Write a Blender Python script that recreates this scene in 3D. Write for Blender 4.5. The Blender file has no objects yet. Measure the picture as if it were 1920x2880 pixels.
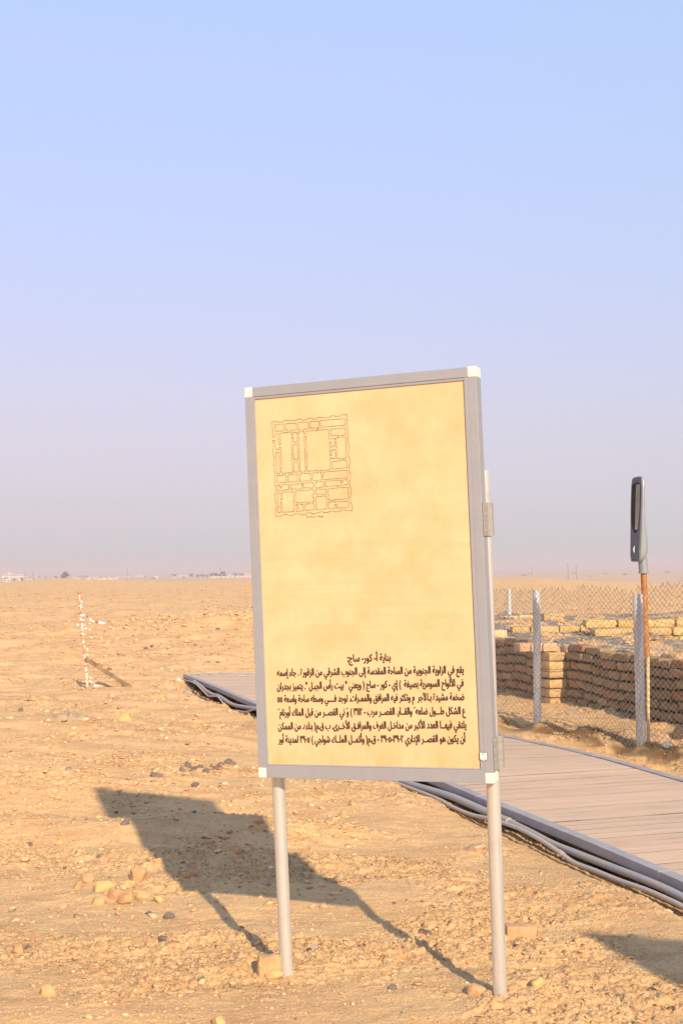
import bpy, bmesh, math, random
import numpy as np
from mathutils import Vector, Matrix

random.seed(7)
rng = np.random.default_rng(11)
SC = bpy.context.scene
COL = SC.collection
R = math.radians

# ------------------------------------------------------------------ camera, world, sun
EYE = 1.75
PITCH, ROLL, FPX = R(2.64), R(0.5), 3600.0
cam = bpy.data.cameras.new('camera')
camo = bpy.data.objects.new('camera', cam)
COL.objects.link(camo)
fwd = Vector((0, math.cos(PITCH), math.sin(PITCH)))
up0 = Vector((0, -math.sin(PITCH), math.cos(PITCH)))
r0 = Vector((1, 0, 0))
rgt = r0 * math.cos(ROLL) - up0 * math.sin(ROLL)
upv = up0 * math.cos(ROLL) + r0 * math.sin(ROLL)
camo.matrix_world = Matrix(((rgt.x, upv.x, -fwd.x, 0), (rgt.y, upv.y, -fwd.y, 0),
                            (rgt.z, upv.z, -fwd.z, EYE), (0, 0, 0, 1)))
cam.sensor_fit = 'HORIZONTAL'
cam.sensor_width = 24.0
cam.lens = 24.0 * FPX / 1920.0
cam.clip_end = 60000
cam.clip_start = 0.05
SC.camera = camo

SUN_AZ_T = Vector((0.3256, -0.9455, 0)).normalized()      # horizontal direction towards the sun
SUN_EL = R(28.0)
world = bpy.data.worlds.new('World')
SC.world = world
world.use_nodes = True
wn = world.node_tree
wn.nodes.clear()
sky = wn.nodes.new('ShaderNodeTexSky')
sky.sky_type = 'NISHITA'
sky.sun_disc = False
sky.sun_elevation = SUN_EL
sky.sun_rotation = math.atan2(SUN_AZ_T.x, SUN_AZ_T.y)
sky.altitude = 10
sky.air_density = 3.0
sky.dust_density = 1.0
sky.ozone_density = 1.0
# clear air from the sky texture, thinned, plus an even veil of bright dust all over the sky
thin = wn.nodes.new('ShaderNodeMix'); thin.data_type = 'RGBA'; thin.blend_type = 'MULTIPLY'
thin.inputs[0].default_value = 1.0
thin.inputs[7].default_value = (0.42, 0.20, 1.0, 1)
wn.links.new(sky.outputs['Color'], thin.inputs[6])
bg = wn.nodes.new('ShaderNodeBackground')
bg.inputs['Strength'].default_value = 0.0575
veil = wn.nodes.new('ShaderNodeBackground')
veil.inputs['Color'].default_value = (0.335, 0.560, 0.605, 1)
veil.inputs['Strength'].default_value = 0.575
add = wn.nodes.new('ShaderNodeAddShader')
wo = wn.nodes.new('ShaderNodeOutputWorld')
wn.links.new(thin.outputs[2], bg.inputs['Color'])
wn.links.new(bg.outputs['Background'], add.inputs[0])
wn.links.new(veil.outputs['Background'], add.inputs[1])
wn.links.new(add.outputs['Shader'], wo.inputs['Surface'])

sunl = bpy.data.lights.new('sun', 'SUN')
sunl.energy = 3.7
sunl.angle = R(0.8)
sunl.color = (1.0, 0.83, 0.58)
suno = bpy.data.objects.new('sun', sunl)
COL.objects.link(suno)
to_sun = Vector((SUN_AZ_T.x * math.cos(SUN_EL), SUN_AZ_T.y * math.cos(SUN_EL), math.sin(SUN_EL)))
suno.rotation_euler = to_sun.to_track_quat('Z', 'Y').to_euler()
suno.location = (6, -12, 8)

SC.view_settings.view_transform = 'Standard'
SC.view_settings.look = 'None'
SC.view_settings.exposure = 0.8
SC.view_settings.gamma = 1.0
SC.cycles.volume_bounces = 1
SC.cycles.max_bounces = 8


# ------------------------------------------------------------------ helpers
def ray(px, py):
    """direction of the sight line through a point of the photograph, per metre of Y"""
    d = fwd * FPX + rgt * (px - 960.0) + upv * (1440.0 - py)
    return d / d.y


def at(px, py, Y):
    return Vector((0, 0, EYE)) + ray(px, py) * Y


def at_z(px, py, z):
    d = ray(px, py)
    return Vector((0, 0, EYE)) + d * ((z - EYE) / d.z)


def at_plane(px, py, p0, n):
    d = ray(px, py)
    o = Vector((0, 0, EYE))
    return o + d * ((Vector(p0) - o).dot(n) / d.dot(n))


def tag(o, label=None, cat=None, group=None, kind=None):
    if label: o['label'] = label
    if cat: o['category'] = cat
    if group: o['group'] = group
    if kind: o['kind'] = kind
    return o


def empty(name, loc, label=None, cat=None, group=None):
    o = bpy.data.objects.new(name, None)
    o.empty_display_size = 0.1
    COL.objects.link(o)
    o.location = loc
    return tag(o, label, cat, group)


def root_loc(o):
    p = Vector((0, 0, 0))
    while o is not None:
        p += o.location
        o = o.parent
    return p


class MB:
    """collects vertices (world coordinates) and faces, then links ONE mesh object"""
    def __init__(self):
        self.v, self.f, self.c = [], [], []
        self.cur = None

    def face_cols(self, n):
        self.c += [self.cur] * n

    def add(self, vs, fs):
        b = len(self.v)
        self.v += [tuple(p) for p in vs]
        self.f += [tuple(i + b for i in f) for f in fs]
        self.face_cols(len(fs))
        return self

    def box(self, lo, hi, M=None):
        x0, y0, z0 = lo; x1, y1, z1 = hi
        vs = [Vector(p) for p in ((x0, y0, z0), (x1, y0, z0), (x1, y1, z0), (x0, y1, z0),
                                  (x0, y0, z1), (x1, y0, z1), (x1, y1, z1), (x0, y1, z1))]
        if M is not None: vs = [M @ p for p in vs]
        return self.add(vs, [(0, 3, 2, 1), (4, 5, 6, 7), (0, 1, 5, 4), (1, 2, 6, 5), (2, 3, 7, 6), (3, 0, 4, 7)])

    def tube(self, pts, rad, seg=10, caps=True, hollow=False):
        pts = [Vector(p) for p in pts]
        n = len(pts)
        rads = rad if isinstance(rad, (list, tuple)) else [rad] * n
        vs, fs = [], []
        side = None
        for i, p in enumerate(pts):
            t = (pts[min(i + 1, n - 1)] - pts[max(i - 1, 0)]).normalized()
            if side is None:
                side = t.cross(Vector((0, 0, 1)))
                if side.length < 1e-3: side = Vector((1, 0, 0))
            side = (side - t * side.dot(t)).normalized()
            b = t.cross(side)
            for k in range(seg):
                a = 2 * math.pi * k / seg
                vs.append(p + (side * math.cos(a) + b * math.sin(a)) * rads[i])
        for i in range(n - 1):
            for k in range(seg):
                k2 = (k + 1) % seg
                fs.append((i * seg + k, i * seg + k2, (i + 1) * seg + k2, (i + 1) * seg + k))
        if caps:
            fs.append(tuple(range(seg))[::-1])
            fs.append(tuple((n - 1) * seg + k for k in range(seg)))
        return self.add(vs, fs)

    def build(self, name, mat, parent=None, smooth=False, bevel=0, origin=None):
        off = root_loc(parent) if parent is not None else (Vector(origin) if origin is not None else Vector((0, 0, 0)))
        me = bpy.data.meshes.new(name)
        me.from_pydata([(p[0] - off.x, p[1] - off.y, p[2] - off.z) for p in self.v], [], self.f)
        me.materials.append(mat)
        if any(c is not None for c in self.c):
            at_ = me.attributes.new('tint', 'FLOAT_COLOR', 'FACE')
            at_.data.foreach_set('color', np.array([(list(c or (1, 1, 1)) + [1.0])[:4] for c in self.c], np.float32).ravel())
        if smooth:
            me.shade_smooth()
            me.set_sharp_from_angle(angle=R(42))
        o = bpy.data.objects.new(name, me)
        COL.objects.link(o)
        if parent is not None: o.parent = parent
        elif origin is not None: o.location = origin
        if bevel:
            bv = o.modifiers.new('bevel', 'BEVEL')
            bv.width = bevel; bv.segments = 2; bv.limit_method = 'ANGLE'
        return o


def np_mesh(name, V, F, mat, tint=None, smooth=False, parent=None, attrs=None):
    """mesh from numpy arrays; F is (n,3) or (n,4)"""
    me = bpy.data.meshes.new(name)
    k = F.shape[1]
    me.vertices.add(len(V)); me.vertices.foreach_set('co', V.astype(np.float32).ravel())
    me.loops.add(F.size); me.loops.foreach_set('vertex_index', F.astype(np.int32).ravel())
    me.polygons.add(len(F))
    me.polygons.foreach_set('loop_start', np.arange(0, F.size, k, dtype=np.int32))
    me.polygons.foreach_set('loop_total', np.full(len(F), k, np.int32))
    if smooth: me.polygons.foreach_set('use_smooth', np.ones(len(F), bool))
    me.update(calc_edges=True)
    me.validate()
    me.materials.append(mat)
    if tint is not None:
        a = me.attributes.new('tint', 'FLOAT_COLOR', 'FACE')
        a.data.foreach_set('color', np.concatenate([tint, np.ones((len(tint), 1))], 1).astype(np.float32).ravel())
    for nm, arr in (attrs or {}).items():
        a = me.attributes.new(nm, 'FLOAT', 'POINT')
        a.data.foreach_set('value', arr.astype(np.float32))
    o = bpy.data.objects.new(name, me)
    COL.objects.link(o)
    if parent is not None: o.parent = parent
    return o


def copy_tree(o, parent=None):
    c = o.copy()
    COL.objects.link(c)
    if parent is not None: c.parent = parent
    for ch in [k for k in bpy.data.objects if k.parent == o]:
        copy_tree(ch, c)
    return c


# ------------------------------------------------------------------ noise in numpy
def _hash(ix, iy, seed):
    h = (ix.astype(np.int64) * 374761393 + iy.astype(np.int64) * 668265263 + seed * 2147483647) & 0xFFFFFFFF
    h = ((h ^ (h >> 13)) * 1274126177) & 0xFFFFFFFF
    h = ((h ^ (h >> 16)) * 2246822519) & 0xFFFFFFFF
    return (h ^ (h >> 15)) & 0xFFFFFF


def gnoise(x, y, seed=0):
    x0 = np.floor(x); y0 = np.floor(y)
    fx, fy = x - x0, y - y0
    u = fx * fx * fx * (fx * (fx * 6 - 15) + 10); v = fy * fy * fy * (fy * (fy * 6 - 15) + 10)
    def g(dx, dy):
        a = _hash(x0 + dx, y0 + dy, seed) * (2 * math.pi / 0xFFFFFF)
        return np.cos(a) * (fx - dx) + np.sin(a) * (fy - dy)
    a, b, c, d = g(0, 0), g(1, 0), g(0, 1), g(1, 1)
    return ((a + (b - a) * u) * (1 - v) + (c + (d - c) * u) * v) * 1.5


def fbm(x, y, seed=0, octv=4, gain=0.5, lac=2.03):
    s, a = 0, 1.0
    for i in range(octv):
        s = s + a * gnoise(x, y, seed + i * 17); a *= gain
        x = x * lac + 13.7; y = y * lac - 7.3
    return s


def cells(x, y, seed=0):
    """F1, F2-F1 and a random value for the nearest cell"""
    x0 = np.floor(x); y0 = np.floor(y)
    f1 = np.full(x.shape, 9.0); f2 = np.full(x.shape, 9.0); val = np.zeros(x.shape)
    for dx in (-1, 0, 1):
        for dy in (-1, 0, 1):
            cx, cy = x0 + dx, y0 + dy
            px = cx + _hash(cx, cy, seed) / 0xFFFFFF; py = cy + _hash(cx, cy, seed + 5) / 0xFFFFFF
            d = np.hypot(px - x, py - y)
            rv = _hash(cx, cy, seed + 9) / 0xFFFFFF
            near = d < f1
            f2 = np.where(near, f1, np.minimum(f2, d))
            val = np.where(near, rv, val)
            f1 = np.where(near, d, f1)
    return f1, f2 - f1, val


def sst(x, a, b):
    t = np.clip((x - a) / (b - a), 0, 1)
    return t * t * (3 - 2 * t)


# ------------------------------------------------------------------ materials
def mat_new(name):
    m = bpy.data.materials.new(name)
    m.use_nodes = True
    nt = m.node_tree
    b = nt.nodes['Principled BSDF']
    return m, nt, b


def nd(nt, kind, **kw):
    n = nt.nodes.new(kind)
    for k, v in kw.items():
        if k in n.inputs: n.inputs[k].default_value = v
        else: setattr(n, k, v)
    return n


def mixc(nt, fac, a, b, mode='MIX'):
    n = nt.nodes.new('ShaderNodeMix')
    n.data_type = 'RGBA'; n.blend_type = mode
    for i, s in ((0, fac), (6, a), (7, b)):
        if hasattr(s, 'is_linked') or hasattr(s, 'links'): nt.links.new(s, n.inputs[i])
        elif i == 0: n.inputs[0].default_value = s
        else: n.inputs[i].default_value = (*s, 1)
    return n.outputs[2]


def ramp(nt, src, lo, hi, a=0.0, b=1.0):
    n = nt.nodes.new('ShaderNodeMapRange')
    n.inputs[1].default_value = lo; n.inputs[2].default_value = hi
    n.inputs[3].default_value = a; n.inputs[4].default_value = b
    nt.links.new(src, n.inputs[0])
    return n.outputs[0]


def obj_co(nt, scale=(1, 1, 1), rot=(0, 0, 0), src='Object'):
    t = nt.nodes.new('ShaderNodeTexCoord'); mp = nt.nodes.new('ShaderNodeMapping')
    mp.inputs['Scale'].default_value = scale; mp.inputs['Rotation'].default_value = rot
    nt.links.new(t.outputs[src], mp.inputs['Vector'])
    return mp.outputs['Vector']


def noise(nt, co, scale, detail=4, rough=0.55):
    n = nd(nt, 'ShaderNodeTexNoise', Scale=scale, Detail=detail, Roughness=rough)
    nt.links.new(co, n.inputs['Vector'])
    return n.outputs['Fac']


def bump(nt, b, h, strength=0.4, dist=0.01, prev=None):
    n = nd(nt, 'ShaderNodeBump', Strength=strength, Distance=dist)
    nt.links.new(h, n.inputs['Height'])
    if prev is not None: nt.links.new(prev, n.inputs['Normal'])
    nt.links.new(n.outputs['Normal'], b.inputs['Normal'])
    return n.outputs['Normal']


def simple(name, col, rough=0.6, metal=0.0, var=0.12, vscale=30, bscale=0, bstr=0.15, col2=None, spec=0.5):
    m, nt, b = mat_new(name)
    co = obj_co(nt)
    f = ramp(nt, noise(nt, co, vscale, 5), 0.32, 0.68)
    c2 = col2 or tuple(c * (1 - 2 * var) for c in col)
    nt.links.new(mixc(nt, f, c2, col), b.inputs['Base Color'])
    b.inputs['Roughness'].default_value = rough
    b.inputs['Metallic'].default_value = metal
    b.inputs['Specular IOR Level'].default_value = spec
    if bscale: bump(nt, b, noise(nt, co, bscale, 5), bstr, 0.01)
    return m


def tinted(name, vscale=25, var=0.25, rough=0.9, bscale=60, bstr=0.5, bdist=0.006):
    m, nt, b = mat_new(name)
    co = obj_co(nt)
    a = nd(nt, 'ShaderNodeAttribute', attribute_name='tint')
    f = ramp(nt, noise(nt, co, vscale, 6, 0.65), 0.3, 0.7, 1 - var, 1 + var)
    mul = nt.nodes.new('ShaderNodeVectorMath'); mul.operation = 'SCALE'
    nt.links.new(a.outputs['Color'], mul.inputs[0]); nt.links.new(f, mul.inputs['Scale'])
    nt.links.new(mul.outputs[0], b.inputs['Base Color'])
    b.inputs['Roughness'].default_value = rough
    b.inputs['Specular IOR Level'].default_value = 0.2
    if bscale: bump(nt, b, noise(nt, co, bscale, 5, 0.6), bstr, bdist)
    return m


def ground_material():
    m, nt, b = mat_new('desert_soil')
    co = obj_co(nt)
    at_n = lambda nm: nd(nt, 'ShaderNodeAttribute', attribute_name=nm).outputs['Fac']
    big = ramp(nt, noise(nt, co, 0.55, 5, 0.6), 0.36, 0.64)
    mid = ramp(nt, noise(nt, co, 4.5, 6, 0.65), 0.38, 0.66)
    fin = ramp(nt, noise(nt, co, 38, 6, 0.7), 0.42, 0.72)
    c = mixc(nt, big, (0.555, 0.305, 0.138), (0.665, 0.395, 0.190))
    c = mixc(nt, mid, c, (0.685, 0.425, 0.205))
    c = mixc(nt, fin, c, (0.725, 0.475, 0.235))
    # layered streaks of finer dust
    cs = obj_co(nt, (0.9, 3.4, 1))
    st = ramp(nt, noise(nt, cs, 1.7, 5, 0.6), 0.50, 0.66)
    c = mixc(nt, nt_mul(nt, st, 0.6), c, (0.485, 0.262, 0.122))
    # crumbs: tiny chips, a few of them dark or pink
    vo = nd(nt, 'ShaderNodeTexVoronoi', Scale=70.0); nt.links.new(co, vo.inputs['Vector'])
    sep = nt.nodes.new('ShaderNodeSeparateColor'); nt.links.new(vo.outputs['Color'], sep.inputs[0])
    chip = nt.nodes.new('ShaderNodeMath'); chip.operation = 'MULTIPLY'
    nt.links.new(ramp(nt, vo.outputs['Distance'], 0.42, 0.30), chip.inputs[0])
    nt.links.new(ramp(nt, sep.outputs[0], 0.80, 0.86), chip.inputs[1])
    c = mixc(nt, chip.outputs[0], c, (0.74, 0.52, 0.28))
    chd = nt.nodes.new('ShaderNodeMath'); chd.operation = 'MULTIPLY'
    nt.links.new(ramp(nt, vo.outputs['Distance'], 0.36, 0.26), chd.inputs[0])
    nt.links.new(ramp(nt, sep.outputs[1], 0.975, 0.985), chd.inputs[1])
    c = mixc(nt, chd.outputs[0], c, (0.13, 0.10, 0.085))
    # scattered brush and stones far away
    fa = ramp(nt, noise(nt, obj_co(nt, (1, 0.5, 1)), 2.2, 8, 0.8), 0.55, 0.64)
    c = mixc(nt, nt_mul2(nt, fa, at_n('far')), c, (0.33, 0.215, 0.115))
    c = mixc(nt, at_n('plain'), c, (0.56, 0.38, 0.24))
    br = ramp(nt, noise(nt, obj_co(nt, (1, 0.25, 1)), 0.035, 5, 0.7), 0.56, 0.66)
    c = mixc(nt, nt_mul2(nt, br, at_n('plain')), c, (0.36, 0.27, 0.18))
    c = mixc(nt, at_n('grey'), c, (0.215, 0.195, 0.18))
    c = mixc(nt, at_n('dark_band'), c, (0.15, 0.085, 0.038))
    nt.links.new(c, b.inputs['Base Color'])
    b.inputs['Roughness'].default_value = 0.95
    b.inputs['Specular IOR Level'].default_value = 0.12
    n1 = bump(nt, b, noise(nt, co, 70, 8, 0.75), 0.8, 0.014)
    bump(nt, b, vo.outputs['Distance'], 0.4, 0.008, n1)
    return m


def nt_mul(nt, s, k):
    n = nt.nodes.new('ShaderNodeMath'); n.operation = 'MULTIPLY'
    nt.links.new(s, n.inputs[0]); n.inputs[1].default_value = k
    return n.outputs[0]


def nt_mul2(nt, a, c):
    n = nt.nodes.new('ShaderNodeMath'); n.operation = 'MULTIPLY'
    nt.links.new(a, n.inputs[0]); nt.links.new(c, n.inputs[1])
    return n.outputs[0]


# ------------------------------------------------------------------ site lines shared by ground and structures
# boardwalk: outer left edge runs (1.747, 6.99) -> (-2.59, 21.0)
BWD = Vector((-2.59 - 1.747, 21.0 - 6.99, 0)).normalized()          # along the walk, away
BWN = Vector((BWD.y, -BWD.x, 0))                                    # across, to the right
BW0 = Vector((1.747, 6.99, 0))
BW_END = (Vector((-2.59, 21.0, 0)) - BW0).dot(BWD)
BW_START = -6.0
BW_W = 1.80
BW_Z = 0.092


def bw(s, t, z=0.0):
    """point on the walk: s along, t across from the left edge"""
    return BW0 + BWD * s + BWN * t + Vector((0, 0, z))


# fence line
FEN_B = Vector((2.86, 12.28, 0)); FEN_A = Vector((2.09, 13.70, 0))
FEN_D = (FEN_A - FEN_B).normalized()
# front ruin wall
WL0 = Vector((2.10, 18.55, 0)); E1 = Vector((2.64, 16.4, 0)); E2 = Vector((2.87, 16.47, 0)); WR1 = Vector((4.0, 12.1, 0))


def seg_side(x, y, a, b):
    """signed distance to the line a->b, positive on its left"""
    d = (b - a).normalized()
    return d.x * (y - a.y) - d.y * (x - a.x)


CREST_PX = [-600, 0, 60, 130, 170, 250, 380, 500, 720, 1100, 1390, 1500, 1590, 1700, 1850, 2600]
CREST_O = [22, 24, 22, 16, 15, 18.5, 22.5, 24, 24, 26, 25, 25, 31, 37, 45, 50]


def H_macro(x, y):
    r = np.hypot(x, y)
    az = 960 + 3600 * x / np.maximum(y, 0.5)
    o = np.interp(az, CREST_PX, CREST_O)
    zc = EYE - o * 150 / 3600.0
    z = sst(r, 55, 150) * zc
    z = z + sst(r, 40, 90) * (1 - sst(r, 125, 150)) * 0.10 * gnoise(x / 14, y / 25, 61)
    drop = sst(r, 152, 300)
    z = z * (1 - drop) + drop * (-4.0 + 0.15 * gnoise(x / 60, y / 120, 62))
    far_cut = (1 - sst(r, 60, 110))
    # low swells and mounds near by
    g = lambda cx, cy, sx, sy, a: a * np.exp(-((x - cx) / sx) ** 2 - ((y - cy) / sy) ** 2)
    z = z + g(-2.9, 11.2, 1.3, 2.0, 0.17) + g(-1.2, 8.9, 1.1, 0.7, 0.05) + g(.66, 5.36, .16, .12, .012) + g(-.23, 5.66, .14, .10, .012) + g(-3.6, 13.5, 1.6, 1.3, 0.16) + g(-1.0, 13.2, 1.0, 0.9, 0.08)
    by = 10.05 + 0.10 * (x + 1.5) + 0.22 * gnoise(x / 1.1, 0 * x + 4.4, 66)
    bx = sst(x, -6.5, -3.0) * (1 - sst(x, -0.5, 0.5))
    z = z + bx * (0.085 * np.exp(-((y - by + 1.45) / 0.30) ** 2) - 0.085 * np.exp(-((y - by + 0.85) / 0.36) ** 2))
    z = z + bx * 0.07 * sst(y, by - .6, by + .7) * (1 - sst(y, 12, 15))
    z = z + g(-3.9, 33, 2.9, 5.0, 0.42) + g(-1.9, 36, 2.2, 6, 0.38) + g(-9, 33, 3.4, 5, 0.30) + g(4, 45, 9, 8, 0.25)
    calm = 1 - np.exp(-((x - 0.2) / 1.0) ** 2 - ((y - 5.45) / 0.5) ** 2)
    z = z + far_cut * calm * (0.055 * gnoise(x / 1.9, y / 1.5, 1) + 0.016 * gnoise(x / 0.8, y / 0.45, 2))
    west = (1 - sst(x, -0.9, 0.2)) * sst(y, 10.8, 12.5) * far_cut
    z = z + west * (0.085 * gnoise((x + .4 * y) / 1.7, (y - .3 * x) / 1.4, 63) + 0.05 * np.abs(gnoise((x + .4 * y) / 1.1, (y - .3 * x) / 0.7, 64)))
    z = z + far_cut * sst(r, 14, 26) * (0.15 * gnoise(x / 5, y / 5, 3) + 0.05 * gnoise(x / 2.1, y / 2.4, 65))
    return z


def plateau_mask(x, y):
    """1 on the ruin's core behind the front wall"""
    left = -seg_side(x, y, WL0 + (WL0 - E1).normalized() * 8, E1)
    # the wall seen from above: left run ends at E1, jogs to E2, right run goes on to WR1
    a = sst(seg_side(x, y, WL0 + (WL0 - E1).normalized() * 8, E1), 0.10, 0.17)
    c = sst(seg_side(x, y, E2, WR1), 0.10, 0.17)
    e = sst((Vector((0.95, 0.3, 0)).normalized().x * (y - E1.y) - Vector((0.95, 0.3, 0)).normalized().y * (x - E1.x)), 0.10, 0.17)
    xx = np.where(y > 16.43, np.maximum(a * e, c * a), c)
    return xx * (1 - sst(y, 27, 40)) * (1 - sst(x, 9, 13))


def H_smooth(x, y):
    x = np.asarray(x, float); y = np.asarray(y, float)
    z = H_macro(x, y)
    # the ruin core
    pm = plateau_mask(x, y)
    top = 0.735 + 0.05 * gnoise(x / 0.9, y / 0.7, 21) + 0.10 * sst(y, 19.6, 21) * (1 - sst(x, 3.2, 4.2)) - 0.06 * sst(x, 4.2, 4.8) * (1 - sst(y, 19.0, 19.4))
    z = z * (1 - pm) + pm * top
    # sand banked against the foot of the wall
    dw = np.minimum(np.abs(seg_side(x, y, E2, WR1)), 9)
    bank = np.exp(-(dw / 0.7) ** 2) * sst(y, 11, 12.5) * (1 - sst(y, 18, 19)) * (1 - pm) * sst(x, 1.5, 2.2)
    z = z + 0.05 * bank * (1 + gnoise(x / 0.5, y / 0.5, 8))
    # boardwalk: hollow below it, gutter along its left side
    s = (x - BW0.x) * BWD.x + (y - BW0.y) * BWD.y
    t = (x - BW0.x) * BWN.x + (y - BW0.y) * BWN.y
    on = sst(s, BW_START - .4, BW_START) * (1 - sst(s, BW_END - 0.25, BW_END + 0.12))
    wob = 0.05 * gnoise(s / 0.55, t / 0.5, 31) + 0.03 * gnoise(s / 0.17, t / 0.2, 32)
    wide = 0.10 * sst(s, 9, 12)
    gut = sst(t, -0.26 - wide + wob, -0.10 - wide * .5 + wob) * (1 - sst(t, BW_W - 0.10, BW_W + 0.03)) * on
    depth = -0.055 - 0.07 * sst(s, 8.8, 11) * (1 - sst(s, 13.6, 14.6)) - 0.06 * sst(t, 0.0, 0.15)
    z = z * (1 - gut) + gut * np.minimum(depth, z)
    lip = np.exp(-((t - BW_W - 0.22) / 0.22) ** 2) * on
    z = z + lip * (0.035 + 0.03 * gnoise(s / 0.6, t / 0.5, 33))
    # turned soil heaped along the foot of the fence
    fs = (x - FEN_B.x) * FEN_D.x + (y - FEN_B.y) * FEN_D.y
    ft = np.abs(seg_side(x, y, FEN_B, FEN_A))
    inf = sst(fs, -3.4, -2.9) * (1 - sst(fs, 2.2, 2.8))
    z = z + inf * np.exp(-(ft / 0.17) ** 2) * np.clip(0.07 + 0.10 * gnoise(fs / 0.45, 3.3 + 0 * fs, 41), 0, 1)
    return z


def rough_mask(x, y):
    q = fbm(x / 1.3, y / 0.8, 51, 3)
    return sst(q, -0.25, 0.45)


def H_detail(x, y):
    r = np.hypot(x, y)
    m = rough_mask(x, y)
    near = 1 - sst(r, 34, 62)
    s = (x - BW0.x) * BWD.x + (y - BW0.y) * BWD.y
    t = (x - BW0.x) * BWN.x + (y - BW0.y) * BWN.y
    d = 0.007 * fbm(x / 0.30, y / 0.17, 71, 4, 0.55)
    wx = 0.03 * gnoise(x / 0.07, y / 0.07, 72); wy = 0.03 * gnoise(x / 0.07, y / 0.07, 73)
    f1, e, v = cells((x + wx) / 0.062, (y + wy) / 0.045, 74)
    d = d + m * (0.016 * (v - 0.35) * sst(e, 0.02, 0.14) - 0.016 * (1 - sst(e, 0.0, 0.10)))
    f1, e, v = cells((x + wy) / 0.027, (y + wx) / 0.022, 75)
    d = d + (0.10 + 0.90 * m) * (0.014 * (v - 0.4) * sst(e, 0.02, 0.20))
    # crust cracks and broken ledges
    led = fbm((x + 0.3 * y) / 0.60 + 0.3 * gnoise(x / .2, y / .2, 79), (y - 0.22 * x) / 0.26, 76, 4)
    ledge = led * 2.2
    d = d + (1 + 1.2 * sst(r, 11, 18)) * (0.15 + 0.85 * m) * 0.018 * (np.floor(ledge) + sst(ledge - np.floor(ledge), 0.0, 0.14) - ledge * .5)
    return d * near


def H(x, y):
    x = np.asarray(x, float); y = np.asarray(y, float)
    return H_smooth(x, y) + H_detail(x, y)


def hz(x, y):
    return float(H(np.array([x]), np.array([y]))[0])


def ground_at(px, py):
    d = ray(px, py)
    Ys = np.exp(np.linspace(math.log(3.0), math.log(140.0), 900))
    zz = H(d.x * Ys, Ys) - (EYE + d.z * Ys)
    i = int(np.argmax(zz > 0))
    if i == 0: i = len(Ys) - 1
    a, c = Ys[i - 1], Ys[i]
    f = -zz[i - 1] / (zz[i] - zz[i - 1] + 1e-9)
    Y = a + (c - a) * f
    return Vector((d.x * Y, Y, hz(d.x * Y, Y)))


# ------------------------------------------------------------------ ground sheet
def build_ground():
    th = np.concatenate([np.radians(np.arange(-180, -60, 6)), np.radians(np.arange(-60, -19, 1.0)),
                         np.radians(np.arange(-19, 19.01, 0.08)), np.radians(np.arange(20, 60, 1.0)), np.radians(np.arange(60, 180, 6))])
    rr = [0.05, 0.4, 1.0, 2.0, 3.0]
    r = 3.4
    while r < 11000:
        rr.append(r)
        k = 0.0125 if r < 4.3 else 0.0017 if r < 12 else 0.0035 if r < 27 else 0.0055 if r < 60 else 0.011 if r < 400 else 0.03
        r *= 1 + k
    rr = np.array(rr)
    nr, nth = len(rr), len(th)
    RR, TH = np.meshgrid(rr, th, indexing='ij')
    X = RR * np.sin(TH); Y = RR * np.cos(TH)
    near = RR < 64
    Z = np.zeros_like(X)
    Z[~near] = H_smooth(X[~near], Y[~near])
    Z[near] = H(X[near], Y[near])
    V = np.stack([X, Y, Z], -1).reshape(-1, 3)
    i, j = np.meshgrid(np.arange(nr - 1), np.arange(nth), indexing='ij')
    j2 = (j + 1) % nth
    F = np.stack([i * nth + j, i * nth + j2, (i + 1) * nth + j2, (i + 1) * nth + j], -1).reshape(-1, 4)[:, ::-1]
    x, y = V[:, 0], V[:, 1]
    rad = np.hypot(x, y)
    pm = plateau_mask(x, y)
    gn = fbm(x / 0.55, y / 0.9, 91, 4)
    grey = pm * sst(gn, -0.12, 0.15) * 0.92
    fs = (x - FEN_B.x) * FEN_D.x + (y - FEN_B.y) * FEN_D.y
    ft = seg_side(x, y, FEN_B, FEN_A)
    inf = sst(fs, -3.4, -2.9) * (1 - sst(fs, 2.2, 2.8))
    dark_band = 0.9 * inf * np.exp(-((ft - 0.10) / 0.22) ** 2) * sst(fbm(fs / 0.4, ft / 0.25, 95, 3), -0.6, 0.0)  # broken band of darker brown along the fence line
    s = (x - BW0.x) * BWD.x + (y - BW0.y) * BWD.y
    t = (x - BW0.x) * BWN.x + (y - BW0.y) * BWN.y
    far = (0.35 * sst(rad, 10, 16) + 0.65 * sst(rad, 25, 60)) * (1 - sst(rad, 150, 200))
    plain = sst(rad, 160, 300)
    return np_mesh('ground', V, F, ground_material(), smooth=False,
                   attrs=dict(grey=grey, dark_band=dark_band, far=far, plain=plain))


ground = tag(build_ground(), 'dry sandy desert ground with crumbly clods reaching to the horizon', 'ground', kind='structure')

# ------------------------------------------------------------------ stones
ICO = {}
for sub in (1, 2, 3):
    bmx = bmesh.new(); bmesh.ops.create_icosphere(bmx, subdivisions=sub, radius=1.0)
    bmx.verts.ensure_lookup_table()
    ICO[sub] = (np.array([v.co[:] for v in bmx.verts]), np.array([[v.index for v in f.verts] for f in bmx.faces]))
    bmx.free()


def rock_verts(sub, rg, cuts=11, boxy=0.0, flat=1.0, rough=0.05):
    V = ICO[sub][0].copy()
    if boxy:
        p = 2 / (1 + 3 * boxy)
        nrm = (np.abs(V) ** (2 / p)).sum(1) ** (p / 2)
        V = V / nrm[:, None]
    for _ in range(cuts):
        n = rg.normal(size=3); n /= np.linalg.norm(n)
        d = rg.uniform(0.46, 0.90)
        k = V @ n - d
        V = V - np.maximum(k, 0)[:, None] * n
    V = V * (1 + rough * rg.normal(size=(len(V), 1)))
    V[:, 2] *= flat
    return V


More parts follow.
